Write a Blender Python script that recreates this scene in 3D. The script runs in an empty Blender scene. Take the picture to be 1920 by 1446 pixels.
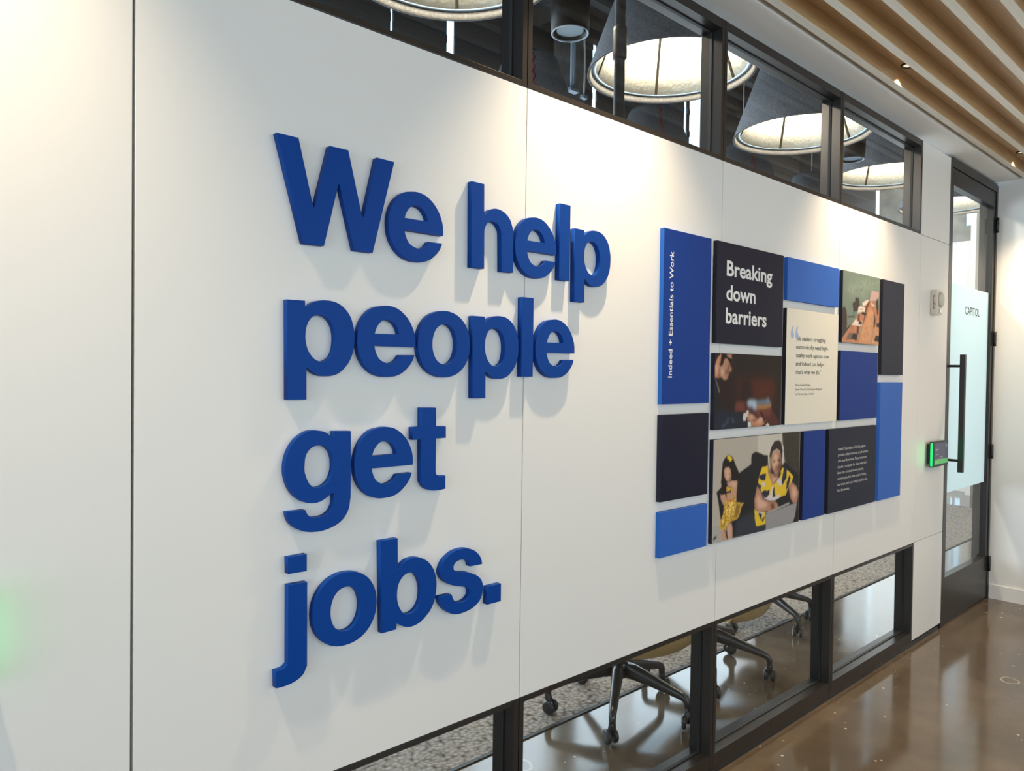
import bpy, bmesh, math, random
import numpy as np
from mathutils import Vector, Matrix

SC = bpy.context.scene
COL = SC.collection
PI = math.pi

# ------------------------------------------------------------------ camera
cam_data = bpy.data.cameras.new('camera')
cam_data.sensor_width = 36.0
cam_data.lens = 36.0 * 1390.0 / 1920.0
cam_data.clip_start = 0.05
cam_data.clip_end = 200.0
cam = bpy.data.objects.new('camera', cam_data)
COL.objects.link(cam)
fw = Vector((0.67570, 0.73695, -0.01827)).normalized()
rt = Vector((0.73717, -0.67558, 0.01304))
rt = (rt - fw * rt.dot(fw)).normalized()
up = rt.cross(fw)
M = Matrix((rt, up, -fw)).transposed().to_4x4()
M.translation = Vector((0.0, -1.50405, 1.5))
cam.matrix_world = M
SC.camera = cam

# ------------------------------------------------------------------ view, world
SC.view_settings.view_transform = 'Standard'
SC.view_settings.look = 'None'
SC.view_settings.exposure = 0.10
SC.view_settings.gamma = 1.0
SC.view_settings.use_curve_mapping = False
SC.cycles.use_denoising = True
SC.cycles.max_bounces = 10
SC.cycles.diffuse_bounces = 4
SC.cycles.glossy_bounces = 4
SC.cycles.transparent_max_bounces = 16
SC.cycles.sample_clamp_indirect = 6.0
SC.cycles.caustics_reflective = False
SC.cycles.caustics_refractive = False

world = bpy.data.worlds.new('sky')
SC.world = world
world.use_nodes = True
bg = world.node_tree.nodes['Background']
bg.inputs[0].default_value = (0.58, 0.82, 1.0, 1)
bg.inputs[1].default_value = 2.3

# ------------------------------------------------------------------ daylight areas and added fill lamps
def area(name, loc, aim, sx, sy, power, color):
    l = bpy.data.lights.new(name, 'AREA')
    l.shape = 'RECTANGLE'
    l.size, l.size_y = sx, sy
    l.energy = power
    l.color = color
    o = bpy.data.objects.new(name, l)
    COL.objects.link(o)
    o.location = loc
    o.rotation_euler = Vector(aim).to_track_quat('-Z', 'Y').to_euler()
    return o

area('daylight_hall_end', (-4.9, -2.2, 1.5), (1, 0.12, 0), 3.6, 2.4, 50, (0.96, 0.975, 1.0))
area('hall_side_fill', (0.6, -4.75, 1.7), (0, 1, 0), 9.0, 1.9, 33, (1.0, 0.85, 0.69))  # broad soft fill added from the unseen hall side, tinted warm
area('daylight_room', (4.5, 3.85, 1.55), (0, -1, -0.08), 10.0, 2.4, 215, (0.90, 0.955, 1.0))
area('hall_ceiling_fill', (4.3, -2.3, 2.79), (0, 0.1, -1), 2.4, 1.6, 28, (1.0, 0.74, 0.48))  # added warm fill under the corridor ceiling, has no fixture
area('daylight_room_left', (-4.95, 2.0, 3.3), (1, 0, -0.05), 3.6, 3.4, 120, (0.74, 0.87, 1.0))
area('room_end_fill', (9.6, 1.3, 4.7), (1, 0.05, -1.5), 0.8, 0.8, 75, (1.0, 0.93, 0.80))  # added out-of-view fill that brightens the end wall behind the door
area('daylight_room_end', (10.85, 2.6, 1.7), (-1, -0.1, 0), 1.0, 1.4, 10, (0.86, 0.95, 1.0))

# ------------------------------------------------------------------ materials
def mat(name, color, rough=0.5, metal=0.0, spec=0.5, emit=None, emit_s=0.0):
    m = bpy.data.materials.new(name)
    m.use_nodes = True
    b = m.node_tree.nodes['Principled BSDF']
    b.inputs['Base Color'].default_value = (*color, 1)
    b.inputs['Roughness'].default_value = rough
    b.inputs['Metallic'].default_value = metal
    b.inputs['Specular IOR Level'].default_value = spec
    if emit:
        b.inputs['Emission Color'].default_value = (*emit, 1)
        b.inputs['Emission Strength'].default_value = emit_s
    return m

def srgb(r, g, b):
    f = lambda c: (c / 12.92) if c <= 0.04045 else ((c + 0.055) / 1.055) ** 2.4
    return tuple(f(v / 255.0) for v in (r, g, b))

def nodes(m):
    return m.node_tree.nodes, m.node_tree.links, m.node_tree.nodes['Principled BSDF']

def tex(m, kind, scale, **kw):
    N, L, b = nodes(m)
    tc = N.new('ShaderNodeTexCoord')
    mp = N.new('ShaderNodeMapping')
    mp.inputs['Scale'].default_value = kw.pop('stretch', (1, 1, 1))
    L.new(tc.outputs['Object'], mp.inputs[0])
    t = N.new(kind)
    t.inputs['Scale'].default_value = scale
    for k, v in kw.items():
        if k in t.inputs:
            t.inputs[k].default_value = v
        else:
            setattr(t, k, v)
    L.new(mp.outputs[0], t.inputs['Vector'])
    return t

def ramp(m, src, stops, mode='LINEAR'):
    N, L, b = nodes(m)
    r = N.new('ShaderNodeValToRGB')
    r.color_ramp.interpolation = mode
    e = r.color_ramp.elements
    while len(e) < len(stops):
        e.new(0.5)
    for el, (p, c) in zip(e, stops):
        el.position = p
        el.color = (*c, 1) if len(c) == 3 else c
    L.new(src, r.inputs[0])
    return r

def bump(m, src, strength, dist=0.002):
    N, L, b = nodes(m)
    n = N.new('ShaderNodeBump')
    n.inputs['Strength'].default_value = strength
    n.inputs['Distance'].default_value = dist
    L.new(src, n.inputs['Height'])
    L.new(n.outputs[0], b.inputs['Normal'])
    return n

MT = {}
# white powder-coated wall panels, faint orange-peel
MT['panel'] = mat('white_panel', (0.80, 0.785, 0.755), 0.42, spec=0.35)
t = tex(MT['panel'], 'ShaderNodeTexNoise', 260, Detail=2)
bump(MT['panel'], t.outputs[0], 0.05, 0.0006)
MT['plaster'] = mat('white_plaster', (0.80, 0.785, 0.76), 0.7, spec=0.25)
t = tex(MT['plaster'], 'ShaderNodeTexNoise', 180, Detail=3)
bump(MT['plaster'], t.outputs[0], 0.06, 0.001)
MT['soffit'] = mat('grey_drywall', (0.86, 0.83, 0.79), 0.75, spec=0.2)
t = tex(MT['soffit'], 'ShaderNodeTexNoise', 220, Detail=3)
bump(MT['soffit'], t.outputs[0], 0.05, 0.001)
MT['white_paint'] = mat('white_paint', (0.80, 0.79, 0.77), 0.4)
MT['frame'] = mat('dark_bronze_frame', (0.066, 0.059, 0.055), 0.32, metal=0.8)
t = tex(MT['frame'], 'ShaderNodeTexNoise', 400, Detail=2)
bump(MT['frame'], t.outputs[0], 0.05, 0.0005)
MT['frame_steel'] = mat('dark_steel_door', (0.022, 0.020, 0.018), 0.32, spec=0.35)
MT['black'] = mat('black_gasket', (0.006, 0.006, 0.006), 0.6)
MT['black_metal'] = mat('black_metal', (0.012, 0.012, 0.013), 0.35)
MT['kick'] = mat('dark_kick', (0.02, 0.022, 0.026), 0.22)
# glass: thin sheet, mostly clear with a fresnel reflection
def glass_mat(name, tint, refl):
    m = bpy.data.materials.new(name)
    m.use_nodes = True
    N, L = m.node_tree.nodes, m.node_tree.links
    N.clear()
    out = N.new('ShaderNodeOutputMaterial')
    tr = N.new('ShaderNodeBsdfTransparent')
    tr.inputs[0].default_value = (*tint, 1)
    gl = N.new('ShaderNodeBsdfGlossy')
    gl.inputs['Roughness'].default_value = 0.0
    fr = N.new('ShaderNodeFresnel')
    fr.inputs[0].default_value = 1.45
    mu = N.new('ShaderNodeMath')
    mu.operation = 'MULTIPLY'
    mu.inputs[1].default_value = refl
    mx = N.new('ShaderNodeMixShader')
    gm = N.new('ShaderNodeNewGeometry')      # only the outer face of the sheet reflects
    sb = N.new('ShaderNodeMath'); sb.operation = 'SUBTRACT'; sb.inputs[0].default_value = 1.0
    m2 = N.new('ShaderNodeMath'); m2.operation = 'MULTIPLY'
    L.new(gm.outputs['Backfacing'], sb.inputs[1])
    L.new(fr.outputs[0], mu.inputs[0])
    L.new(mu.outputs[0], m2.inputs[0]); L.new(sb.outputs[0], m2.inputs[1])
    L.new(m2.outputs[0], mx.inputs[0])
    L.new(tr.outputs[0], mx.inputs[1])
    L.new(gl.outputs[0], mx.inputs[2])
    L.new(mx.outputs[0], out.inputs[0])
    return m
MT['glass'] = glass_mat('clear_glass', (0.95, 0.975, 0.98), 0.8)
def film_mat():
    m = bpy.data.materials.new('frosted_film')
    m.use_nodes = True
    N, L = m.node_tree.nodes, m.node_tree.links
    N.clear()
    out = N.new('ShaderNodeOutputMaterial')
    tl = N.new('ShaderNodeBsdfTranslucent')
    tl.inputs[0].default_value = (0.70, 0.76, 0.755, 1)
    df = N.new('ShaderNodeBsdfDiffuse')
    df.inputs[0].default_value = (0.75, 0.83, 0.82, 1)
    tr = N.new('ShaderNodeBsdfTransparent')
    tr.inputs[0].default_value = (0.95, 1, 1, 1)
    a = N.new('ShaderNodeMixShader'); a.inputs[0].default_value = 0.25
    b = N.new('ShaderNodeMixShader'); b.inputs[0].default_value = 0.12
    L.new(tl.outputs[0], a.inputs[1]); L.new(df.outputs[0], a.inputs[2])
    L.new(a.outputs[0], b.inputs[1]); L.new(tr.outputs[0], b.inputs[2])
    L.new(b.outputs[0], out.inputs[0])
    return m
MT['film'] = film_mat()
# letters and boards
def painted(name, c, rough=0.5, spec=0.4):
    m = mat(name, c, rough, spec=spec)
    t = tex(m, 'ShaderNodeTexNoise', 500, Detail=2)
    bump(m, t.outputs[0], 0.08, 0.0005)
    return m
MT['letter_blue'] = painted('royal_blue_acrylic', srgb(0, 62, 144), 0.5, 0.15)
MT['blue'] = painted('blue_board', srgb(12, 56, 136), 0.5, 0.15)
MT['blue_edge'] = painted('bright_blue_edge', srgb(20, 92, 180))
MT['light_blue'] = painted('light_blue_board', srgb(46, 98, 184), 0.5, 0.2)
MT['deep_blue'] = painted('deep_blue_board', srgb(16, 52, 130), 0.5, 0.15)
MT['navy'] = painted('navy_board', srgb(18, 18, 42), 0.5, 0.2)
MT['charcoal'] = painted('charcoal_navy_board', srgb(30, 34, 52), 0.5, 0.2)
MT['navy_edge'] = painted('navy_edge', srgb(8, 12, 44))
MT['black_edge'] = painted('black_navy_edge', srgb(6, 7, 20))
MT['cream'] = painted('cream_board', srgb(226, 220, 204))
MT['ink_white'] = mat('white_print', (0.82, 0.82, 0.80), 0.5)
MT['ink_grey'] = mat('soft_white_print', (0.55, 0.54, 0.52), 0.5)
MT['ink_black'] = mat('black_print', (0.02, 0.02, 0.025), 0.5)
MT['ink_blue'] = mat('pale_blue_print', srgb(160, 178, 212), 0.5)
INK = dict(ground_brown=(48, 36, 32), shadow_brown=(44, 36, 33), warm_brown=(64, 38, 31), red_brown=(82, 42, 31), deep_brown=(48, 33, 31), maroon=(84, 46, 42),
    maroon_light=(112, 62, 52), amber=(166, 116, 70), steel_blue=(108, 122, 134), pale_blue=(166, 184, 202), suit_dark=(38, 36, 38), suit_blue=(38, 43, 54),
    suit_light=(72, 84, 108), collar=(120, 112, 108), hair_dark=(36, 30, 28), skin_light=(190, 134, 104), skin_mid=(176, 130, 106), skin_glow=(212, 168, 144), skin_shadow=(112, 76, 60),
    black_ink=(24, 22, 24), cuff=(206, 202, 196), room_grey=(176, 168, 156), room_light=(196, 190, 178), dark_olive=(62, 56, 48), floor_grey=(168, 162, 154),
    sofa_black=(36, 36, 38), sofa_slate=(52, 56, 64), flower_yellow=(226, 186, 50), skin_child=(190, 146, 124), gold_dress=(190, 152, 64), gold_light=(214, 176, 84),
    gold_dark=(140, 106, 44), pink_sash=(214, 72, 90), hair_blond=(150, 128, 96), hair_brown=(58, 48, 42), phone_white=(206, 200, 194), dress_yellow=(222, 186, 48),
    dress_navy=(44, 46, 62), dress_white=(206, 196, 200), laptop_back=(164, 160, 156), laptop_lid=(146, 144, 146), mouth_red=(150, 78, 76), floor_dark=(70, 68, 66),
    sage=(116, 130, 118), sage_light=(132, 146, 132), chair_dark=(70, 60, 54), table_wood=(178, 124, 96), table_orange=(198, 146, 108), table_dark=(104, 66, 50),
    table_grey=(160, 142, 126), paper=(220, 206, 190), slate=(58, 54, 54), slate_light=(120, 96, 88), pink_board=(196, 158, 150))
MT['print'] = mat('matte_print', (0.5, 0.5, 0.5), 0.5, spec=0.12)
_n = MT['print'].node_tree.nodes.new('ShaderNodeVertexColor')
_n.layer_name = 'ink'
MT['print'].node_tree.links.new(_n.outputs[0], MT['print'].node_tree.nodes['Principled BSDF'].inputs['Base Color'])
# oak ceiling
def wood(name, c0, c1, rough):
    m = mat(name, c0, rough, spec=0.5)
    t = tex(m, 'ShaderNodeTexNoise', 9, Detail=6, Roughness=0.65, stretch=(0.25, 9, 9))
    r = ramp(m, t.outputs[0], [(0.25, c0), (0.75, c1)])
    nodes(m)[1].new(r.outputs[0], nodes(m)[2].inputs['Base Color'])
    bump(m, t.outputs[0], 0.06, 0.001)
    return m
MT['oak'] = wood('brown_oak', srgb(178, 142, 100), srgb(208, 176, 130), 0.33)
MT['pale_oak'] = wood('pale_oak_edge', srgb(212, 200, 182), srgb(228, 218, 202), 0.5)
MT['ply'] = wood('tan_plywood', srgb(176, 138, 86), srgb(200, 164, 110), 0.4)
# polished concrete
def concrete_floor():
    m = mat('polished_concrete', (0.2, 0.17, 0.13), 0.16, spec=0.6)
    N, L, b = nodes(m)
    n1 = tex(m, 'ShaderNodeTexNoise', 1.7, Detail=7, Roughness=0.62)
    r1 = ramp(m, n1.outputs[0], [(0.25, srgb(76, 66, 54)), (0.5, srgb(93, 81, 67)), (0.78, srgb(115, 101, 84))])
    v = tex(m, 'ShaderNodeTexVoronoi', 16)
    r2 = ramp(m, v.outputs['Distance'], [(0.0, (1, 1, 1)), (0.07, (1, 1, 1)), (0.10, (0, 0, 0))])
    wn = tex(m, 'ShaderNodeTexNoise', 4.0, Detail=2)
    r3 = ramp(m, wn.outputs[0], [(0.5, (0, 0, 0)), (0.58, (1, 1, 1))])
    mul = N.new('ShaderNodeMath'); mul.operation = 'MULTIPLY'
    L.new(r2.outputs[0], mul.inputs[0]); L.new(r3.outputs[0], mul.inputs[1])
    mx = N.new('ShaderNodeMix'); mx.data_type = 'RGBA'
    L.new(mul.outputs[0], mx.inputs[0])
    L.new(r1.outputs[0], mx.inputs[6]); mx.inputs[7].default_value = (*srgb(206, 192, 170), 1)
    # pale ring-shaped water stains here and there
    v2 = tex(m, 'ShaderNodeTexVoronoi', 1.5)
    dn = tex(m, 'ShaderNodeTexNoise', 14, Detail=3)
    ad = N.new('ShaderNodeMath'); ad.operation = 'MULTIPLY_ADD'
    ad.inputs[1].default_value = 0.05
    L.new(dn.outputs[0], ad.inputs[0]); L.new(v2.outputs['Distance'], ad.inputs[2])
    r4 = ramp(m, ad.outputs[0], [(0.085, (0, 0, 0)), (0.093, (0.5, 0.5, 0.5)), (0.104, (0, 0, 0))])
    mx2 = N.new('ShaderNodeMix'); mx2.data_type = 'RGBA'
    L.new(r4.outputs[0], mx2.inputs[0])
    L.new(mx.outputs[2], mx2.inputs[6]); mx2.inputs[7].default_value = (*srgb(200, 186, 166), 1)
    L.new(mx2.outputs[2], b.inputs['Base Color'])
    rr = ramp(m, n1.outputs[0], [(0.3, (0.07,) * 3), (0.7, (0.15,) * 3)])
    L.new(rr.outputs[0], b.inputs['Roughness'])
    n2 = tex(m, 'ShaderNodeTexNoise', 26, Detail=2)
    bump(m, n2.outputs[0], 0.03, 0.002)
    return m
MT['floor'] = concrete_floor()
MT['concrete'] = mat('grey_concrete', (0.20, 0.20, 0.195), 0.8)
t = tex(MT['concrete'], 'ShaderNodeTexNoise', 5, Detail=6)
r = ramp(MT['concrete'], t.outputs[0], [(0.3, srgb(110, 111, 108)), (0.7, srgb(148, 148, 144))])
MT['concrete'].node_tree.links.new(r.outputs[0], nodes(MT['concrete'])[2].inputs['Base Color'])
MT['dark_wall'] = mat('dark_grey_wall', (0.14, 0.14, 0.145), 0.8, spec=0.2)
MT['dark_ceiling'] = mat('dark_grey_deck', (0.13, 0.13, 0.13), 0.8, spec=0.2)
# looped wool rug
def rug_mat():
    m = mat('loop_rug', (0.3, 0.28, 0.26), 0.95, spec=0.1)
    N, L, b = nodes(m)
    v = tex(m, 'ShaderNodeTexVoronoi', 52, feature='SMOOTH_F1', Smoothness=0.25)
    r = ramp(m, v.outputs['Distance'], [(0.10, srgb(164, 157, 150)), (0.60, srgb(136, 128, 121)), (0.95, srgb(66, 60, 55))])
    v3 = tex(m, 'ShaderNodeTexVoronoi', 52)
    hs = N.new('ShaderNodeMix'); hs.data_type = 'RGBA'; hs.blend_type = 'MULTIPLY'; hs.inputs[0].default_value = 0.35
    rc = ramp(m, v3.outputs['Color'], [(0.2, (0.55, 0.53, 0.52)), (0.7, (1, 1, 1))])
    L.new(r.outputs[0], hs.inputs[6]); L.new(rc.outputs[0], hs.inputs[7])
    L.new(hs.outputs[2], b.inputs['Base Color'])
    inv = N.new('ShaderNodeMath'); inv.operation = 'SUBTRACT'; inv.inputs[0].default_value = 1.0
    L.new(v.outputs['Distance'], inv.inputs[1])
    bump(m, inv.outputs[0], 0.6, 0.010)
    return m
MT['rug'] = rug_mat()
# felt lamp shades
def felt(name, c0, c1, scale=90):
    m = mat(name, c0, 0.95, spec=0.15)
    t = tex(m, 'ShaderNodeTexNoise', scale, Detail=4, Roughness=0.7)
    r = ramp(m, t.outputs[0], [(0.35, c0), (0.65, c1)])
    nodes(m)[1].new(r.outputs[0], nodes(m)[2].inputs['Base Color'])
    bump(m, t.outputs[0], 0.4, 0.004)
    return m
MT['felt'] = felt('grey_felt', srgb(118, 119, 124), srgb(150, 151, 155))
MT['felt_rim'] = felt('pale_grey_felt', srgb(74, 72, 70), srgb(98, 95, 92))
MT['felt_cream'] = felt('cream_felt_lining', srgb(230, 218, 192), srgb(254, 250, 238), 48)
MT['lip'] = mat('blue_grey_lip', srgb(132, 152, 172), 0.8, spec=0.2)
MT['seam'] = mat('dark_seam', (0.008, 0.007, 0.005), 0.9, spec=0.05)
MT['red_thread'] = mat('red_stitching', srgb(190, 50, 40), 0.8)
MT['bulb'] = mat('warm_bulb', (1, 0.9, 0.75), 0.4, emit=(1.0, 0.86, 0.66), emit_s=1.2)
MT['cable_white'] = mat('white_cable', (0.75, 0.74, 0.72), 0.5)
MT['steel'] = mat('matte_steel_blue', (0.35, 0.42, 0.5), 0.6)
MT['pipe'] = mat('painted_dark_pipe', (0.032, 0.028, 0.026), 0.45, spec=0.3)
MT['disc_blue'] = mat('blue_grey_disc', srgb(128, 148, 162), 0.6)
MT['chair_metal'] = mat('black_cast_metal', (0.028, 0.026, 0.025), 0.28, spec=0.6)
MT['caster'] = mat('black_nylon', (0.018, 0.018, 0.019), 0.32)
MT['plastic_white'] = mat('ivory_plastic', srgb(220, 212, 196), 0.4)
MT['lens'] = mat('grey_lens', srgb(206, 200, 186), 0.3)
MT['red_ink'] = mat('red_print', srgb(150, 40, 44), 0.5)
MT['screen'] = mat('dark_screen', srgb(58, 60, 84), 0.25, emit=srgb(58, 60, 84), emit_s=0.35)
MT['screen_green'] = mat('green_screen_bar', srgb(70, 170, 86), 0.3, emit=srgb(70, 170, 86), emit_s=0.4)
MT['led_green'] = mat('green_led_bar', (0.0, 0.3, 0.1), 0.4, emit=(0.0, 1.0, 0.16), emit_s=1.3)
MT['lamp_lens'] = mat('downlight_lens', (0.8, 0.7, 0.55), 0.3, emit=(1.0, 0.82, 0.6), emit_s=0.8)
MT['chrome'] = mat('chrome', (0.6, 0.6, 0.6), 0.15, metal=1.0)

# ------------------------------------------------------------------ mesh helpers
def link(name, me, m=None, parent=None):
    o = bpy.data.objects.new(name, me)
    COL.objects.link(o)
    if m is not None and me is not None:
        for x in (m if isinstance(m, (list, tuple)) else [m]):
            me.materials.append(x)
    if parent is not None:
        o.parent = parent
    return o

def empty(name, loc=(0, 0, 0), rz=0.0):
    o = bpy.data.objects.new(name, None)
    o.empty_display_size = 0.1
    COL.objects.link(o)
    o.location = loc
    o.rotation_euler = (0, 0, rz)
    return o

def tag(o, label, cat, group=None):
    o['label'] = label
    o['category'] = cat
    if group:
        o['group'] = group
    return o

def struct(o):
    o['kind'] = 'structure'
    return o

class MB:
    def __init__(s):
        s.bm = bmesh.new()
    def box(s, x0, x1, y0, y1, z0, z1, mi=0, bevel=0.0):
        vs = [s.bm.verts.new(v) for v in ((x0, y0, z0), (x1, y0, z0), (x1, y1, z0), (x0, y1, z0), (x0, y0, z1), (x1, y0, z1), (x1, y1, z1), (x0, y1, z1))]
        fs = [s.bm.faces.new([vs[i] for i in f]) for f in ((0, 3, 2, 1), (4, 5, 6, 7), (0, 1, 5, 4), (1, 2, 6, 5), (2, 3, 7, 6), (3, 0, 4, 7))]
        for f in fs:
            f.material_index = mi
        if bevel:
            es = list({e for f in fs for e in f.edges})
            r = bmesh.ops.bevel(s.bm, geom=es, offset=bevel, segments=2, affect='EDGES', profile=0.6)
            for f in r['faces']:
                f.material_index = mi
        return fs
    def ring(s, pts):
        return [s.bm.verts.new(p) for p in pts]
    def bridge(s, a, b, mi=0):
        n = len(a)
        for i in range(n):
            f = s.bm.faces.new((a[i], a[(i + 1) % n], b[(i + 1) % n], b[i]))
            f.material_index = mi
            f.smooth = True
    def cap(s, a, mi=0, flip=False):
        f = s.bm.faces.new(list(reversed(a)) if flip else a)
        f.material_index = mi
    def lathe(s, prof, c=(0, 0, 0), n=40, mi=0, close=False, axis='z', caps=True):
        cx, cy, cz = c
        rings = []
        for r, z in prof:
            pts = []
            for i in range(n):
                a = 2 * PI * i / n
                p = (r * math.cos(a), r * math.sin(a), z)
                if axis == 'y':
                    p = (p[0], p[2], p[1])
                elif axis == 'x':
                    p = (p[2], p[0], p[1])
                pts.append((cx + p[0], cy + p[1], cz + p[2]))
            rings.append(s.ring(pts))
        for a, b in zip(rings, rings[1:]):
            s.bridge(a, b, mi)
        if close:
            s.bridge(rings[-1], rings[0], mi)
        elif caps:
            s.cap(rings[0], mi, True)
            s.cap(rings[-1], mi)
    def loft(s, path, size, n=10, mi=0, up=(0, 0, 1), power=2.6, side=None):
        """rounded-rectangle section (w, h) swept along a path"""
        rings = []
        P = [Vector(p) for p in path]
        for i, p in enumerate(P):
            d = (P[min(i + 1, len(P) - 1)] - P[max(i - 1, 0)]).normalized()
            u = Vector(up)
            if abs(d.dot(u)) > 0.97:
                u = (P[0] - P[-1]); u.z = 0
                if u.length < 1e-6:
                    u = Vector((1, 0, 0))
                u.normalize()
            sd = Vector(side).normalized() if side is not None else d.cross(u).normalized()
            v = sd.cross(d).normalized()
            w, h = size[i]
            pts = []
            for k in range(n):
                a = 2 * PI * (k + 0.5) / n
                c, q = math.cos(a), math.sin(a)
                pts.append(p + sd * (w / 2 * math.copysign(abs(c) ** (2 / power), c)) + v * (h / 2 * math.copysign(abs(q) ** (2 / power), q)))
            rings.append(s.ring(pts))
        for a, b in zip(rings, rings[1:]):
            s.bridge(a, b, mi)
        s.cap(rings[0], mi, True)
        s.cap(rings[-1], mi)
    def tube(s, path, r, n=10, mi=0):
        s.loft(path, [(2 * r, 2 * r)] * len(path), n, mi, power=2.0)
    def build(s, name, m, parent=None, org=(0, 0, 0)):
        bmesh.ops.recalc_face_normals(s.bm, faces=s.bm.faces[:])
        me = bpy.data.meshes.new(name)
        s.bm.to_mesh(me)
        s.bm.free()
        if any(org):
            me.transform(Matrix.Translation(-Vector(org)))
        return link(name, me, m, parent)

def curve_mesh(splines, extrude, bevel=0.0):
    cu = bpy.data.curves.new('outline', 'CURVE')
    cu.dimensions = '2D'
    cu.fill_mode = 'BOTH'
    cu.extrude = extrude
    cu.bevel_depth = bevel
    cu.bevel_resolution = 1
    for pts in splines:
        sp = cu.splines.new('POLY')
        sp.points.add(len(pts) - 1)
        for q, (x, y) in zip(sp.points, pts):
            q.co = (x, y, 0, 1)
        sp.use_cyclic_u = True
    o = bpy.data.objects.new('outline', cu)
    COL.objects.link(o)
    dg = bpy.context.evaluated_depsgraph_get()
    me = bpy.data.meshes.new_from_object(o.evaluated_get(dg))
    bpy.data.objects.remove(o)
    bpy.data.curves.remove(cu)
    return me

def upright(me, y):
    """curve plane (x, y) -> wall plane (x, z); curve depth z -> -y"""
    me.transform(Matrix(((1, 0, 0, 0), (0, 0, -1, y), (0, 1, 0, 0), (0, 0, 0, 1))))
    return me

def text_mesh(body, width, cap, x, z, y, bold=0.0, rot=0.0, align='LEFT', depth=0.00025, cap_char='H'):
    def raw(b):
        cu = bpy.data.curves.new('text', 'FONT')
        cu.body = b
        cu.size = 1.0
        cu.offset = bold
        cu.resolution_u = 3
        o = bpy.data.objects.new('text', cu)
        COL.objects.link(o)
        dg = bpy.context.evaluated_depsgraph_get()
        me = bpy.data.meshes.new_from_object(o.evaluated_get(dg))
        bpy.data.objects.remove(o)
        bpy.data.curves.remove(cu)
        xs = [v.co.x for v in me.vertices]
        ys = [v.co.y for v in me.vertices]
        return me, min(xs), max(xs), min(ys), max(ys)
    hm, a, b_, c, d = raw(cap_char)
    sz = cap / (d - max(c, 0.0))
    bpy.data.meshes.remove(hm)
    me, x0, x1, y0, y1 = raw(body)
    sx = sz if width is None else width / (x1 - x0)
    me.transform(Matrix.Diagonal((sx, sz, 1, 1)) @ Matrix.Translation((-x0, 0, 0)))
    if align == 'CENTER':
        me.transform(Matrix.Translation((-(x1 - x0) * sx / 2, 0, 0)))
    if rot:
        me.transform(Matrix.Rotation(rot, 4, 'Z'))
    me.transform(Matrix.Translation((x, z, 0)))
    return upright(me, y - depth)

def join_meshes(name, mes, mats, parent=None, org=(0, 0, 0)):
    bm = bmesh.new()
    for i, (me, mi) in enumerate(mes):
        n0 = len(bm.faces)
        bm.from_mesh(me)
        bm.faces.ensure_lookup_table()
        for f in bm.faces[n0:]:
            f.material_index = mi
        bpy.data.meshes.remove(me)
    out = bpy.data.meshes.new(name)
    bm.to_mesh(out)
    bm.free()
    out.transform(Matrix.Translation(-Vector(org)))
    return link(name, out, mats, parent)

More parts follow.
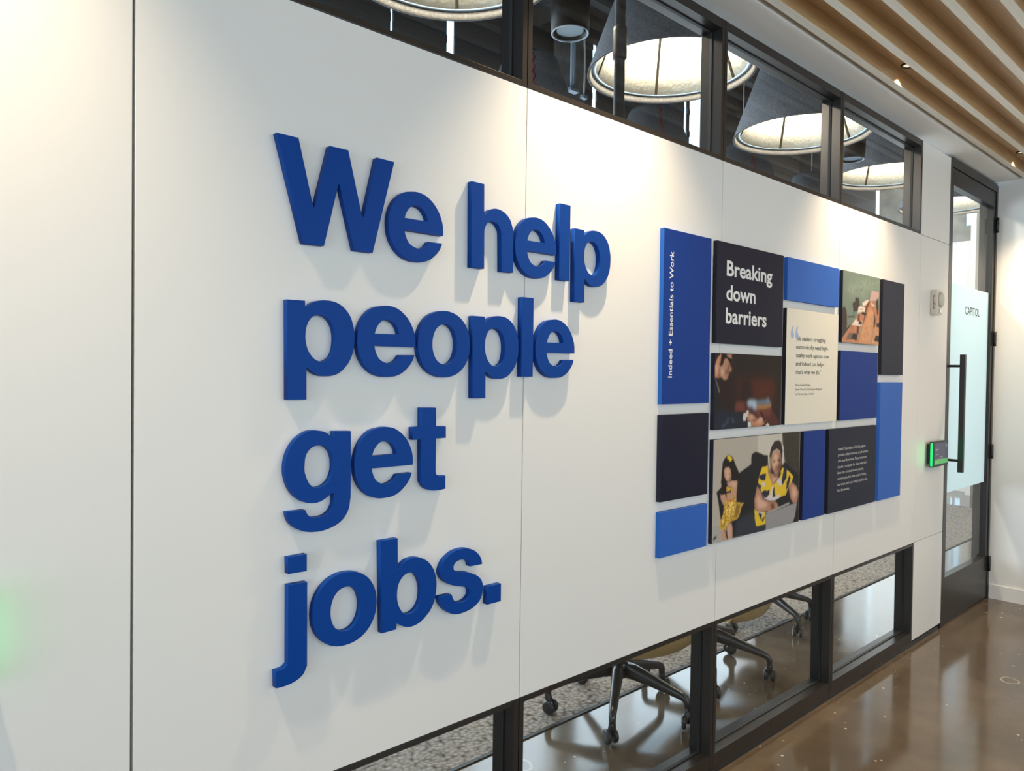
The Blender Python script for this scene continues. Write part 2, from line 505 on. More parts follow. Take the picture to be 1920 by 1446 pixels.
def copy_tree(o, parent=None):
    c = o.copy()
    COL.objects.link(c)
    if parent is not None:
        c.parent = parent
    for ch in list(o.children):
        copy_tree(ch, c)
    return c
GLYPHS = {
 'W': [[(0,0.2223),(0.0486,0.2224),(0.0818,0.0909),(0.083,0.0856),(0.0837,0.0834),(0.0845,0.0815),(0.0854,0.0803),(0.0864,0.0797),(0.0873,0.0807),(0.0882,0.0822),(0.089,0.0843),(0.0897,0.0866),(0.1234,0.2212),(0.1686,0.2212),(0.2015,0.0945),(0.2041,0.0842),(0.2048,0.0819),(0.2059,0.0798),(0.2072,0.0783),(0.2086,0.0773),(0.2097,0.0788),(0.2108,0.0807),(0.2117,0.083),(0.2124,0.0854),(0.2437,0.2202),(0.2907,0.2194),(0.2345,0.0001),(0.1874,0.0002),(0.1512,0.1306),(0.1498,0.1358),(0.1491,0.138),(0.1481,0.14),(0.147,0.1415),(0.1458,0.1425),(0.1455,0.1424),(0.1451,0.1412),(0.1418,0.1286),(0.1107,0.0006),(0.0626,0)]],
 'e': [[(0.16,0.0725),(0.16,0.087),(0.1596,0.0927),(0.1586,0.0982),(0.1572,0.1038),(0.1544,0.1117),(0.1511,0.1192),(0.1484,0.1243),(0.1456,0.1291),(0.1426,0.1334),(0.1376,0.1395),(0.134,0.1434),(0.1302,0.147),(0.1262,0.1504),(0.1196,0.1552),(0.1149,0.1581),(0.1102,0.1607),(0.1078,0.1618),(0.1054,0.1628),(0.1029,0.1636),(0.1005,0.1644),(0.0955,0.1655),(0.0879,0.1666),(0.083,0.167),(0.0779,0.167),(0.0725,0.1666),(0.06,0.1645),(0.0524,0.163),(0.05,0.1624),(0.0476,0.1617),(0.0452,0.1608),(0.0429,0.1598),(0.0406,0.1586),(0.0382,0.1573),(0.0358,0.1558),(0.0335,0.1542),(0.0314,0.1525),(0.0275,0.1492),(0.0222,0.1438),(0.0187,0.1398),(0.0156,0.1357),(0.0127,0.1312),(0.0101,0.1264),(0.0078,0.1214),(0.0058,0.1163),(0.0041,0.1109),(0.002,0.1026),(0.0006,0.0944),(0.0001,0.0889),(0,0.0836),(0.0006,0.073),(0.0016,0.0648),(0.0027,0.0595),(0.0041,0.0543),(0.0058,0.0493),(0.0079,0.0444),(0.0104,0.0396),(0.0146,0.0328),(0.0178,0.0283),(0.0212,0.0241),(0.025,0.0202),(0.0291,0.0165),(0.0335,0.0131),(0.0382,0.01),(0.0405,0.0086),(0.0455,0.0062),(0.0507,0.0042),(0.0561,0.0025),(0.0614,0.0012),(0.0667,0.0004),(0.0719,0),(0.0852,0),(0.0933,0.0005),(0.0987,0.0011),(0.1014,0.0016),(0.1066,0.0029),(0.1117,0.0046),(0.1167,0.0068),(0.1216,0.0093),(0.1262,0.0123),(0.1306,0.0156),(0.139,0.023),(0.1427,0.0268),(0.1461,0.0309),(0.1491,0.035),(0.1517,0.0392),(0.1529,0.0415),(0.154,0.0441),(0.1572,0.0526),(0.1164,0.0516),(0.1136,0.0472),(0.112,0.0451),(0.1101,0.043),(0.108,0.041),(0.1057,0.0391),(0.1032,0.0374),(0.1006,0.0359),(0.098,0.0348),(0.0955,0.0338),(0.093,0.033),(0.0905,0.0324),(0.0879,0.0319),(0.0853,0.0316),(0.0827,0.0316),(0.0801,0.0318),(0.0775,0.0323),(0.0749,0.033),(0.0723,0.0338),(0.0696,0.0348),(0.0669,0.036),(0.0642,0.0373),(0.0617,0.0388),(0.0594,0.0405),(0.0573,0.0424),(0.0555,0.0445),(0.0539,0.0467),(0.0525,0.049),(0.0512,0.0514),(0.0488,0.0563),(0.0479,0.0588),(0.047,0.0613),(0.0462,0.0639),(0.0451,0.0693),(0.0446,0.0722)], [(0.0451,0.0998),(0.0468,0.1059),(0.0478,0.1087),(0.0489,0.1115),(0.0501,0.1141),(0.0514,0.1165),(0.0528,0.1188),(0.0544,0.121),(0.0561,0.1232),(0.0581,0.1253),(0.0602,0.1273),(0.0625,0.1292),(0.0648,0.1308),(0.0673,0.1322),(0.07,0.1332),(0.0727,0.1339),(0.0755,0.1342),(0.0783,0.1343),(0.0813,0.1341),(0.0842,0.1336),(0.0872,0.1329),(0.0902,0.132),(0.093,0.1308),(0.0956,0.1294),(0.098,0.1279),(0.1002,0.1261),(0.1023,0.1242),(0.1042,0.1222),(0.106,0.1199),(0.1078,0.1174),(0.1094,0.1147),(0.1108,0.1119),(0.1119,0.109),(0.1127,0.1062),(0.1132,0.1033),(0.1136,0.1005)]],
 'p': [[(0,0.2133),(0.0408,0.2135),(0.0409,0.2022),(0.0437,0.199),(0.0448,0.1993),(0.046,0.1999),(0.0476,0.2011),(0.0539,0.207),(0.0563,0.2088),(0.0588,0.2104),(0.0614,0.2118),(0.0641,0.213),(0.0667,0.2141),(0.0694,0.215),(0.0722,0.2157),(0.0778,0.2168),(0.0834,0.2176),(0.0913,0.218),(0.0992,0.2179),(0.1046,0.2174),(0.1101,0.2166),(0.1157,0.2153),(0.1184,0.2144),(0.1211,0.2134),(0.1236,0.2123),(0.126,0.2111),(0.1284,0.2098),(0.133,0.2068),(0.1374,0.2033),(0.1413,0.1997),(0.1448,0.196),(0.1478,0.1921),(0.1507,0.188),(0.1532,0.1835),(0.1554,0.179),(0.1572,0.1742),(0.1606,0.1617),(0.1622,0.1541),(0.1629,0.1488),(0.1632,0.1434),(0.163,0.1298),(0.1624,0.1214),(0.1616,0.1158),(0.1605,0.1103),(0.1583,0.1024),(0.1555,0.0947),(0.1533,0.0899),(0.1506,0.0851),(0.1475,0.0805),(0.1425,0.0742),(0.137,0.0685),(0.1332,0.0649),(0.1292,0.0617),(0.1272,0.0603),(0.125,0.0589),(0.1227,0.0576),(0.1202,0.0563),(0.1177,0.0552),(0.1151,0.0543),(0.1125,0.0535),(0.1098,0.0528),(0.1043,0.0518),(0.0985,0.0512),(0.0899,0.051),(0.0841,0.0513),(0.0813,0.0516),(0.0785,0.052),(0.0758,0.0526),(0.0731,0.0534),(0.0705,0.0544),(0.068,0.0555),(0.0655,0.0567),(0.0631,0.058),(0.0606,0.0596),(0.0583,0.0613),(0.0514,0.0668),(0.0472,0.0698),(0.0454,0.0675),(0.0459,0),(0.0026,0.0003)], [(0.0424,0.1327),(0.0423,0.1379),(0.0427,0.1456),(0.0433,0.1507),(0.0443,0.1559),(0.045,0.1585),(0.0458,0.1611),(0.0468,0.1636),(0.0478,0.1661),(0.0491,0.1686),(0.0505,0.1711),(0.0522,0.1735),(0.054,0.1759),(0.056,0.178),(0.0582,0.1799),(0.0607,0.1815),(0.0633,0.1828),(0.0661,0.1837),(0.0689,0.1844),(0.0716,0.1849),(0.0742,0.1851),(0.0768,0.1852),(0.0794,0.185),(0.0821,0.1847),(0.0848,0.1841),(0.0876,0.1833),(0.0903,0.1823),(0.0928,0.181),(0.0952,0.1796),(0.0973,0.178),(0.0993,0.1763),(0.1011,0.1744),(0.1028,0.1724),(0.1044,0.1703),(0.1059,0.1681),(0.1073,0.1658),(0.1085,0.1634),(0.1097,0.1609),(0.1107,0.1583),(0.1116,0.1556),(0.1124,0.1529),(0.113,0.1502),(0.1135,0.1474),(0.1142,0.1416),(0.1145,0.1331),(0.1141,0.1249),(0.1135,0.1194),(0.1125,0.114),(0.1112,0.1088),(0.1105,0.1063),(0.1096,0.1038),(0.1086,0.1014),(0.1073,0.0991),(0.1059,0.0967),(0.1042,0.0945),(0.1023,0.0924),(0.1002,0.0904),(0.0979,0.0886),(0.0953,0.087),(0.0926,0.0855),(0.0897,0.0842),(0.0867,0.0833),(0.0836,0.0827),(0.0807,0.0826),(0.0778,0.0828),(0.0749,0.0834),(0.0722,0.0842),(0.0695,0.0853),(0.067,0.0865),(0.0646,0.088),(0.0624,0.0896),(0.0603,0.0913),(0.0584,0.0932),(0.0566,0.0953),(0.0549,0.0974),(0.0533,0.0996),(0.0518,0.1019),(0.0503,0.1042),(0.049,0.1067),(0.0479,0.1092),(0.0468,0.1118),(0.0451,0.117),(0.0438,0.1221),(0.0429,0.1274),(0.0426,0.1301)]],
 'h': [[(0,0.2202),(0.0415,0.2202),(0.0423,0.1614),(0.0424,0.1528),(0.0423,0.1489),(0.0426,0.1468),(0.0433,0.1446),(0.0446,0.1426),(0.0461,0.1407),(0.052,0.1478),(0.0541,0.15),(0.0562,0.152),(0.0585,0.1539),(0.0609,0.1555),(0.0634,0.157),(0.0661,0.1583),(0.0688,0.1594),(0.0715,0.1604),(0.0744,0.1613),(0.0773,0.162),(0.0802,0.1625),(0.083,0.1628),(0.0858,0.163),(0.0886,0.163),(0.0915,0.1629),(0.0943,0.1626),(0.0972,0.1623),(0.1027,0.1612),(0.1081,0.1596),(0.1107,0.1586),(0.1133,0.1575),(0.1158,0.1564),(0.1181,0.1551),(0.1225,0.1524),(0.1246,0.1509),(0.1267,0.1493),(0.1286,0.1476),(0.1305,0.1458),(0.1322,0.144),(0.1338,0.142),(0.1352,0.1399),(0.1366,0.1377),(0.1378,0.1354),(0.14,0.1304),(0.1427,0.1238),(0.1439,0.1212),(0.1445,0.1199),(0.1449,0.1181),(0.1454,0.1155),(0.1465,0.101),(0.1476,0.0008),(0.1061,0),(0.1043,0.0816),(0.1038,0.0957),(0.1032,0.1028),(0.1027,0.1062),(0.102,0.1087),(0.1013,0.1102),(0.0994,0.1124),(0.0952,0.1184),(0.0934,0.1205),(0.0915,0.1223),(0.0893,0.1238),(0.0871,0.125),(0.0847,0.126),(0.0822,0.1268),(0.0797,0.1274),(0.0771,0.1277),(0.0745,0.1279),(0.0718,0.1278),(0.0692,0.1275),(0.0666,0.1271),(0.0639,0.1265),(0.0614,0.1256),(0.0589,0.1245),(0.0565,0.123),(0.0544,0.1212),(0.0524,0.1192),(0.0506,0.1169),(0.0492,0.1145),(0.0479,0.112),(0.0469,0.1094),(0.0443,0.1016),(0.044,0.0999),(0.0438,0.0976),(0.0437,0.0851),(0.0446,0.0005),(0.0022,0.0011)]],
 'g': [[(0.1573,0.218),(0.1154,0.2194),(0.1156,0.205),(0.113,0.2042),(0.1019,0.2129),(0.0973,0.216),(0.095,0.2174),(0.0925,0.2187),(0.09,0.2197),(0.0874,0.2206),(0.0847,0.2212),(0.0766,0.2226),(0.0682,0.2232),(0.0626,0.2233),(0.0598,0.2232),(0.0571,0.2229),(0.0543,0.2224),(0.0516,0.2217),(0.0491,0.2209),(0.0421,0.2175),(0.0372,0.2149),(0.0325,0.2119),(0.0303,0.2102),(0.0282,0.2085),(0.0241,0.2048),(0.0203,0.2007),(0.0168,0.1964),(0.0136,0.1919),(0.0108,0.1872),(0.0084,0.1824),(0.0053,0.1749),(0.0036,0.1699),(0.0023,0.1649),(0.001,0.1574),(0.0001,0.1474),(0,0.142),(0.0002,0.1365),(0.0008,0.1312),(0.0022,0.1235),(0.0043,0.116),(0.006,0.1112),(0.008,0.1063),(0.0104,0.1014),(0.0132,0.0967),(0.0163,0.0922),(0.0197,0.088),(0.0235,0.084),(0.0274,0.0803),(0.0315,0.077),(0.0358,0.0739),(0.0401,0.0713),(0.0424,0.0701),(0.0447,0.069),(0.0471,0.0681),(0.0495,0.0672),(0.0545,0.0658),(0.0595,0.0648),(0.0645,0.0642),(0.0696,0.0641),(0.0721,0.0642),(0.0746,0.0644),(0.0771,0.0648),(0.0797,0.0653),(0.0823,0.066),(0.085,0.0669),(0.0903,0.0691),(0.0929,0.0704),(0.0954,0.0718),(0.105,0.0782),(0.1075,0.0795),(0.1102,0.0806),(0.1131,0.0815),(0.1162,0.0822),(0.1165,0.0688),(0.1163,0.0637),(0.1161,0.0612),(0.1157,0.0587),(0.1151,0.0562),(0.1144,0.0538),(0.1134,0.0514),(0.1123,0.049),(0.1109,0.0465),(0.1093,0.0441),(0.1075,0.0418),(0.1055,0.0397),(0.1034,0.0379),(0.1011,0.0364),(0.0987,0.035),(0.0962,0.0339),(0.0936,0.033),(0.091,0.0322),(0.0883,0.0317),(0.0855,0.0314),(0.0799,0.0311),(0.0718,0.0313),(0.0691,0.0315),(0.0665,0.0319),(0.0639,0.0325),(0.0613,0.0334),(0.0588,0.0346),(0.0565,0.0361),(0.0545,0.0378),(0.0526,0.0399),(0.0511,0.0421),(0.0497,0.0443),(0.0487,0.0465),(0.0472,0.0505),(0.0046,0.0512),(0.0053,0.0457),(0.0058,0.043),(0.0064,0.0404),(0.0072,0.038),(0.008,0.0355),(0.009,0.0332),(0.0102,0.0308),(0.0115,0.0286),(0.013,0.0264),(0.0145,0.0244),(0.0163,0.0226),(0.02,0.0191),(0.024,0.0158),(0.0282,0.0128),(0.0328,0.01),(0.0377,0.0076),(0.0427,0.0056),(0.0478,0.0039),(0.0531,0.0026),(0.0615,0.0012),(0.0746,0.0001),(0.0826,0),(0.088,0.0003),(0.096,0.0014),(0.1041,0.0031),(0.112,0.0053),(0.1199,0.0082),(0.1251,0.0105),(0.1275,0.0118),(0.1299,0.0131),(0.1322,0.0146),(0.1345,0.0163),(0.1367,0.0181),(0.1389,0.02),(0.141,0.022),(0.1429,0.0241),(0.1447,0.0262),(0.1464,0.0284),(0.1479,0.0306),(0.1493,0.0329),(0.1506,0.0352),(0.1517,0.0375),(0.1527,0.04),(0.1537,0.0424),(0.1545,0.0449),(0.1551,0.0474),(0.1556,0.0499),(0.1572,0.0629),(0.1574,0.0644),(0.1577,0.0653),(0.1579,0.0659),(0.1581,0.0672),(0.1583,0.0821)], [(0.044,0.1456),(0.0449,0.1599),(0.0453,0.1628),(0.0458,0.1655),(0.0466,0.1682),(0.0475,0.1707),(0.0486,0.173),(0.0499,0.1753),(0.0514,0.1774),(0.053,0.1795),(0.0548,0.1814),(0.0567,0.1833),(0.0588,0.185),(0.0611,0.1866),(0.0635,0.1879),(0.066,0.189),(0.0687,0.1898),(0.0714,0.1903),(0.074,0.1906),(0.0766,0.1907),(0.0792,0.1906),(0.0817,0.1904),(0.0842,0.19),(0.0867,0.1894),(0.0892,0.1887),(0.0916,0.1877),(0.0939,0.1866),(0.0962,0.1853),(0.0984,0.1837),(0.1006,0.182),(0.1026,0.18),(0.1045,0.1779),(0.1062,0.1757),(0.1077,0.1733),(0.1091,0.1708),(0.1102,0.1682),(0.1112,0.1655),(0.1119,0.1627),(0.1126,0.16),(0.1131,0.1572),(0.1137,0.1517),(0.114,0.1433),(0.1138,0.1378),(0.1132,0.1324),(0.1127,0.1296),(0.112,0.1268),(0.1112,0.1239),(0.1103,0.1211),(0.1091,0.1183),(0.1078,0.1157),(0.1063,0.1132),(0.1047,0.1108),(0.1029,0.1086),(0.101,0.1065),(0.0989,0.1047),(0.0968,0.1031),(0.0945,0.1017),(0.0921,0.1005),(0.0896,0.0994),(0.087,0.0986),(0.0843,0.0979),(0.0815,0.0973),(0.0787,0.0969),(0.0759,0.0968),(0.0732,0.0968),(0.0707,0.0972),(0.0682,0.0979),(0.0658,0.0989),(0.0635,0.1003),(0.0612,0.102),(0.059,0.104),(0.0569,0.1062),(0.0551,0.1085),(0.0535,0.1108),(0.0522,0.1131),(0.05,0.1179),(0.0471,0.1253),(0.0455,0.1304),(0.0449,0.1329),(0.0445,0.1354),(0.0441,0.1379),(0.044,0.1404),(0.0439,0.143)]],
 't': [[(0.0259,0.207),(0.0693,0.2063),(0.07,0.1599),(0.1005,0.1587),(0.1009,0.1302),(0.0698,0.1304),(0.0701,0.0598),(0.0702,0.0475),(0.0705,0.0447),(0.0712,0.0423),(0.072,0.0405),(0.0731,0.0394),(0.076,0.0376),(0.0789,0.0361),(0.0816,0.035),(0.0842,0.0344),(0.0867,0.0341),(0.0921,0.034),(0.1008,0.0346),(0.1013,0.0018),(0.0869,0.0003),(0.0786,0),(0.068,0.0005),(0.0597,0.0015),(0.0542,0.0027),(0.0515,0.0034),(0.0489,0.0044),(0.0463,0.0056),(0.0437,0.007),(0.0412,0.0085),(0.0389,0.0102),(0.0369,0.0121),(0.035,0.0141),(0.0334,0.0162),(0.0289,0.0228),(0.0282,0.0243),(0.0277,0.0266),(0.0273,0.0297),(0.0268,0.0429),(0.0258,0.1299),(0.0004,0.1304),(0,0.1603),(0.026,0.1604)]],
 'j': [[(0.0259,0.2758),(0.0692,0.2763),(0.0695,0.24),(0.0268,0.2407)], [(0.027,0.2159),(0.0707,0.2149),(0.0718,0.0374),(0.0717,0.0333),(0.0716,0.0304),(0.0712,0.0291),(0.07,0.028),(0.0693,0.0266),(0.0673,0.0216),(0.0661,0.019),(0.0647,0.0167),(0.0631,0.0148),(0.0613,0.0131),(0.0593,0.0115),(0.0572,0.01),(0.055,0.0087),(0.0527,0.0075),(0.0505,0.0064),(0.0458,0.0046),(0.041,0.0031),(0.0359,0.0019),(0.0305,0.001),(0.0223,0.0002),(0.0142,0),(0.0012,0.0009),(0,0.0371),(0.0092,0.0368),(0.0124,0.0369),(0.0156,0.0374),(0.0186,0.0383),(0.0214,0.0398),(0.0237,0.0415),(0.0255,0.043),(0.0267,0.0438),(0.0274,0.0442),(0.0277,0.045),(0.0278,0.0472)]],
 'b': [[(0,0.2218),(0.0481,0.2219),(0.0491,0.1616),(0.0494,0.1561),(0.0498,0.153),(0.0503,0.1503),(0.0509,0.1482),(0.0515,0.1467),(0.0551,0.1506),(0.0571,0.1526),(0.0592,0.1544),(0.0615,0.1562),(0.0663,0.1596),(0.0689,0.1611),(0.0715,0.1625),(0.0741,0.1637),(0.0766,0.1647),(0.0791,0.1654),(0.0816,0.166),(0.0866,0.1668),(0.0916,0.1673),(0.0966,0.1675),(0.0991,0.1674),(0.1016,0.1672),(0.1067,0.1664),(0.1117,0.1651),(0.1168,0.1635),(0.1194,0.1625),(0.122,0.1614),(0.1269,0.1589),(0.1316,0.1561),(0.1362,0.1528),(0.1385,0.151),(0.1406,0.1491),(0.1426,0.1472),(0.1445,0.1452),(0.1479,0.1411),(0.1511,0.1367),(0.154,0.132),(0.1566,0.1272),(0.1588,0.1222),(0.1608,0.117),(0.1624,0.1117),(0.1637,0.1063),(0.1646,0.1009),(0.1653,0.0956),(0.1656,0.0903),(0.1654,0.0821),(0.1647,0.0739),(0.1627,0.0629),(0.1607,0.0549),(0.1589,0.0497),(0.1569,0.0446),(0.1545,0.0396),(0.1518,0.035),(0.1504,0.0327),(0.1488,0.0306),(0.1471,0.0285),(0.1453,0.0264),(0.1413,0.0225),(0.133,0.0156),(0.1266,0.011),(0.1221,0.0083),(0.1178,0.006),(0.1132,0.0041),(0.1083,0.0024),(0.1033,0.0012),(0.0983,0.0004),(0.0929,0),(0.09,0),(0.0871,0.0001),(0.0842,0.0004),(0.0813,0.0009),(0.0786,0.0015),(0.0759,0.0023),(0.0732,0.0033),(0.0657,0.0069),(0.061,0.0095),(0.0566,0.0123),(0.0506,0.0167),(0.0474,0.0164),(0.0471,0.0032),(0.0062,0.0027)], [(0.048,0.087),(0.0483,0.095),(0.0486,0.0976),(0.049,0.1003),(0.0495,0.1029),(0.0502,0.1055),(0.051,0.1081),(0.052,0.1106),(0.053,0.1131),(0.0543,0.1156),(0.0557,0.118),(0.0574,0.1203),(0.0594,0.1226),(0.0615,0.1248),(0.0638,0.1267),(0.0661,0.1284),(0.0686,0.1299),(0.0711,0.1311),(0.0737,0.1321),(0.0763,0.1329),(0.0789,0.1334),(0.0816,0.1338),(0.0842,0.1339),(0.0869,0.1339),(0.0894,0.1336),(0.0919,0.1329),(0.0943,0.132),(0.0966,0.1308),(0.0988,0.1293),(0.1008,0.1276),(0.1028,0.1258),(0.1045,0.1239),(0.1061,0.1219),(0.1091,0.1177),(0.1118,0.1132),(0.1131,0.1109),(0.1142,0.1085),(0.1153,0.106),(0.117,0.1007),(0.1184,0.0954),(0.1194,0.0901),(0.12,0.0845),(0.1201,0.0789),(0.1196,0.0706),(0.1189,0.0651),(0.1184,0.0624),(0.1178,0.0597),(0.117,0.057),(0.116,0.0544),(0.1148,0.0517),(0.1134,0.0492),(0.1118,0.0468),(0.1102,0.0446),(0.1083,0.0424),(0.1063,0.0404),(0.104,0.0385),(0.1016,0.0368),(0.0991,0.0354),(0.0965,0.0341),(0.0937,0.0332),(0.0909,0.0324),(0.0881,0.0319),(0.0852,0.0317),(0.0824,0.0317),(0.0796,0.0319),(0.0769,0.0324),(0.0743,0.0331),(0.0717,0.0341),(0.0693,0.0355),(0.0669,0.0373),(0.0647,0.0394),(0.0627,0.0417),(0.061,0.044),(0.058,0.0485),(0.0555,0.0529),(0.0532,0.0576),(0.0514,0.0625),(0.0499,0.0676),(0.0488,0.0729),(0.0484,0.0756),(0.048,0.0813),(0.048,0.0842)]],
 's': [[(0.1419,0.1165),(0.1411,0.1217),(0.1406,0.1243),(0.1399,0.1269),(0.1389,0.1295),(0.1377,0.1322),(0.1363,0.1348),(0.1348,0.1373),(0.1331,0.1397),(0.1314,0.1418),(0.1296,0.1439),(0.1257,0.1477),(0.1216,0.1513),(0.1194,0.153),(0.1171,0.1547),(0.1147,0.1562),(0.1096,0.1588),(0.1044,0.1611),(0.099,0.1631),(0.0933,0.1647),(0.0878,0.1658),(0.0826,0.1664),(0.0774,0.1667),(0.0641,0.1661),(0.0558,0.1652),(0.0531,0.1647),(0.0504,0.1641),(0.0477,0.1634),(0.0451,0.1625),(0.0426,0.1615),(0.0375,0.1591),(0.0305,0.1551),(0.0238,0.1505),(0.0197,0.1473),(0.0178,0.1455),(0.016,0.1437),(0.0143,0.1417),(0.0127,0.1395),(0.0113,0.1372),(0.0087,0.1324),(0.0064,0.1272),(0.0054,0.1244),(0.0047,0.1215),(0.0043,0.1186),(0.0044,0.1158),(0.0049,0.1132),(0.0058,0.1107),(0.0068,0.1083),(0.008,0.106),(0.0093,0.1038),(0.0108,0.1015),(0.0123,0.0994),(0.014,0.0973),(0.0159,0.0953),(0.0178,0.0935),(0.0199,0.0919),(0.0289,0.086),(0.0358,0.0821),(0.0405,0.0798),(0.0454,0.0778),(0.0588,0.0737),(0.0777,0.0687),(0.0887,0.0653),(0.0913,0.0643),(0.0936,0.0632),(0.0958,0.0618),(0.0977,0.06),(0.0993,0.0578),(0.1005,0.0553),(0.1013,0.0525),(0.1015,0.0496),(0.1014,0.0466),(0.1007,0.0407),(0.0963,0.0362),(0.094,0.0342),(0.0916,0.0325),(0.0892,0.0312),(0.0867,0.0301),(0.0842,0.0294),(0.0815,0.0288),(0.0787,0.0284),(0.0758,0.0282),(0.0728,0.0282),(0.0699,0.0283),(0.0669,0.0287),(0.0639,0.0293),(0.061,0.0301),(0.0582,0.0312),(0.0556,0.0326),(0.0532,0.0342),(0.051,0.0361),(0.0491,0.0381),(0.0474,0.0405),(0.0459,0.0431),(0.0447,0.0459),(0.0426,0.0513),(0.0416,0.0533),(0.0406,0.0546),(0.0395,0.0555),(0,0.0558),(0.0017,0.0495),(0.0025,0.0467),(0.0035,0.0441),(0.0045,0.0416),(0.0057,0.0391),(0.0071,0.0367),(0.0086,0.0343),(0.0102,0.032),(0.0139,0.0275),(0.0197,0.0212),(0.0257,0.0157),(0.03,0.0124),(0.0321,0.0109),(0.0366,0.0082),(0.0412,0.006),(0.0459,0.004),(0.0509,0.0024),(0.0534,0.0018),(0.0561,0.0012),(0.0616,0.0004),(0.0696,0),(0.0779,0.0002),(0.0891,0.0012),(0.1,0.0031),(0.1054,0.0044),(0.1105,0.006),(0.1155,0.008),(0.1204,0.0103),(0.125,0.0129),(0.1272,0.0142),(0.1293,0.0157),(0.1313,0.0173),(0.1333,0.0191),(0.1352,0.0211),(0.1369,0.0233),(0.1385,0.0255),(0.14,0.0278),(0.1412,0.0302),(0.1423,0.0326),(0.1433,0.0351),(0.144,0.0378),(0.1447,0.0405),(0.1451,0.0432),(0.1457,0.0485),(0.1459,0.0512),(0.1459,0.0538),(0.1457,0.0564),(0.1455,0.0589),(0.145,0.0614),(0.1444,0.0638),(0.1437,0.0662),(0.1428,0.0685),(0.1417,0.0708),(0.1405,0.0731),(0.1391,0.0752),(0.1375,0.0773),(0.1358,0.0794),(0.1339,0.0813),(0.1318,0.0832),(0.1296,0.085),(0.1248,0.0883),(0.1199,0.0912),(0.0997,0.1002),(0.0947,0.1022),(0.0923,0.103),(0.09,0.1037),(0.0752,0.1063),(0.061,0.109),(0.0582,0.1096),(0.0556,0.1104),(0.0531,0.1115),(0.0507,0.1132),(0.0487,0.1155),(0.0472,0.1183),(0.0465,0.1215),(0.0464,0.1247),(0.047,0.1277),(0.0482,0.1303),(0.0499,0.1325),(0.0519,0.1343),(0.0543,0.1358),(0.0569,0.137),(0.0596,0.1379),(0.0623,0.1387),(0.0651,0.1392),(0.0678,0.1395),(0.0706,0.1397),(0.0733,0.1396),(0.076,0.1393),(0.0788,0.1388),(0.0815,0.1382),(0.0843,0.1374),(0.087,0.1365),(0.0896,0.1354),(0.0919,0.1341),(0.094,0.1326),(0.0957,0.1309),(0.0972,0.1288),(0.0985,0.1264),(0.0996,0.1235),(0.1013,0.1171)]],
 'o': [[(0.163,0.0829),(0.1623,0.095),(0.1604,0.1061),(0.1571,0.1164),(0.1527,0.126),(0.147,0.1348),(0.1403,0.1427),(0.1325,0.1495),(0.1239,0.1553),(0.1144,0.1598),(0.1043,0.1631),(0.0934,0.1651),(0.0815,0.1658),(0.0696,0.1651),(0.0587,0.1631),(0.0486,0.1598),(0.0391,0.1553),(0.0305,0.1495),(0.0227,0.1427),(0.016,0.1348),(0.0103,0.126),(0.0059,0.1164),(0.0026,0.1061),(0.0007,0.095),(0,0.0829),(0.0007,0.0708),(0.0026,0.0597),(0.0059,0.0494),(0.0103,0.0398),(0.016,0.031),(0.0227,0.0231),(0.0305,0.0163),(0.0391,0.0105),(0.0486,0.006),(0.0587,0.0027),(0.0696,0.0007),(0.0815,0),(0.0934,0.0007),(0.1043,0.0027),(0.1144,0.006),(0.1239,0.0105),(0.1325,0.0163),(0.1403,0.0231),(0.147,0.031),(0.1527,0.0398),(0.1571,0.0494),(0.1604,0.0597),(0.1623,0.0708)], [(0.1205,0.0826),(0.1202,0.0899),(0.1192,0.0967),(0.1177,0.103),(0.1155,0.109),(0.1128,0.1144),(0.1096,0.1193),(0.1059,0.1235),(0.1018,0.1271),(0.0973,0.1299),(0.0925,0.1319),(0.0874,0.1332),(0.0818,0.1336),(0.0762,0.1332),(0.0711,0.1319),(0.0663,0.1299),(0.0618,0.1271),(0.0577,0.1235),(0.054,0.1193),(0.0508,0.1144),(0.0481,0.109),(0.0459,0.103),(0.0444,0.0967),(0.0434,0.0899),(0.0431,0.0826),(0.0434,0.0753),(0.0444,0.0685),(0.0459,0.0622),(0.0481,0.0562),(0.0508,0.0508),(0.054,0.0459),(0.0577,0.0417),(0.0618,0.0381),(0.0663,0.0353),(0.0711,0.0333),(0.0762,0.032),(0.0818,0.0316),(0.0874,0.032),(0.0925,0.0333),(0.0973,0.0353),(0.1018,0.0381),(0.1059,0.0417),(0.1096,0.0459),(0.1128,0.0508),(0.1155,0.0562),(0.1177,0.0622),(0.1192,0.0685),(0.1202,0.0753)]],
 'l': [[(0,0),(0.0435,0),(0.0435,0.2185),(0,0.2185)]],
 '.': [[(0,0),(0.0477,0),(0.0477,0.047),(0,0.047)]],
}
PLACES = [('W',0.6864,1.7715), ('e',0.9633,1.7648), ('h',1.2139,1.7689), ('e',1.3682,1.7635), ('l',1.5415,1.7675), ('p',1.6047,1.7099), ('p',0.7122,1.4344), ('e',0.8833,1.4848), ('o',1.0510,1.4845), ('p',1.2222,1.4304), ('l',1.3972,1.4875), ('e',1.4504,1.4848), ('g',0.7108,1.1425), ('e',0.8792,1.1992), ('t',1.0382,1.2018), ('j',0.6927,0.8197), ('o',0.7775,0.8735), ('b',0.9496,0.8753), ('s',1.1222,0.8751), ('.',1.2844,0.8795)]
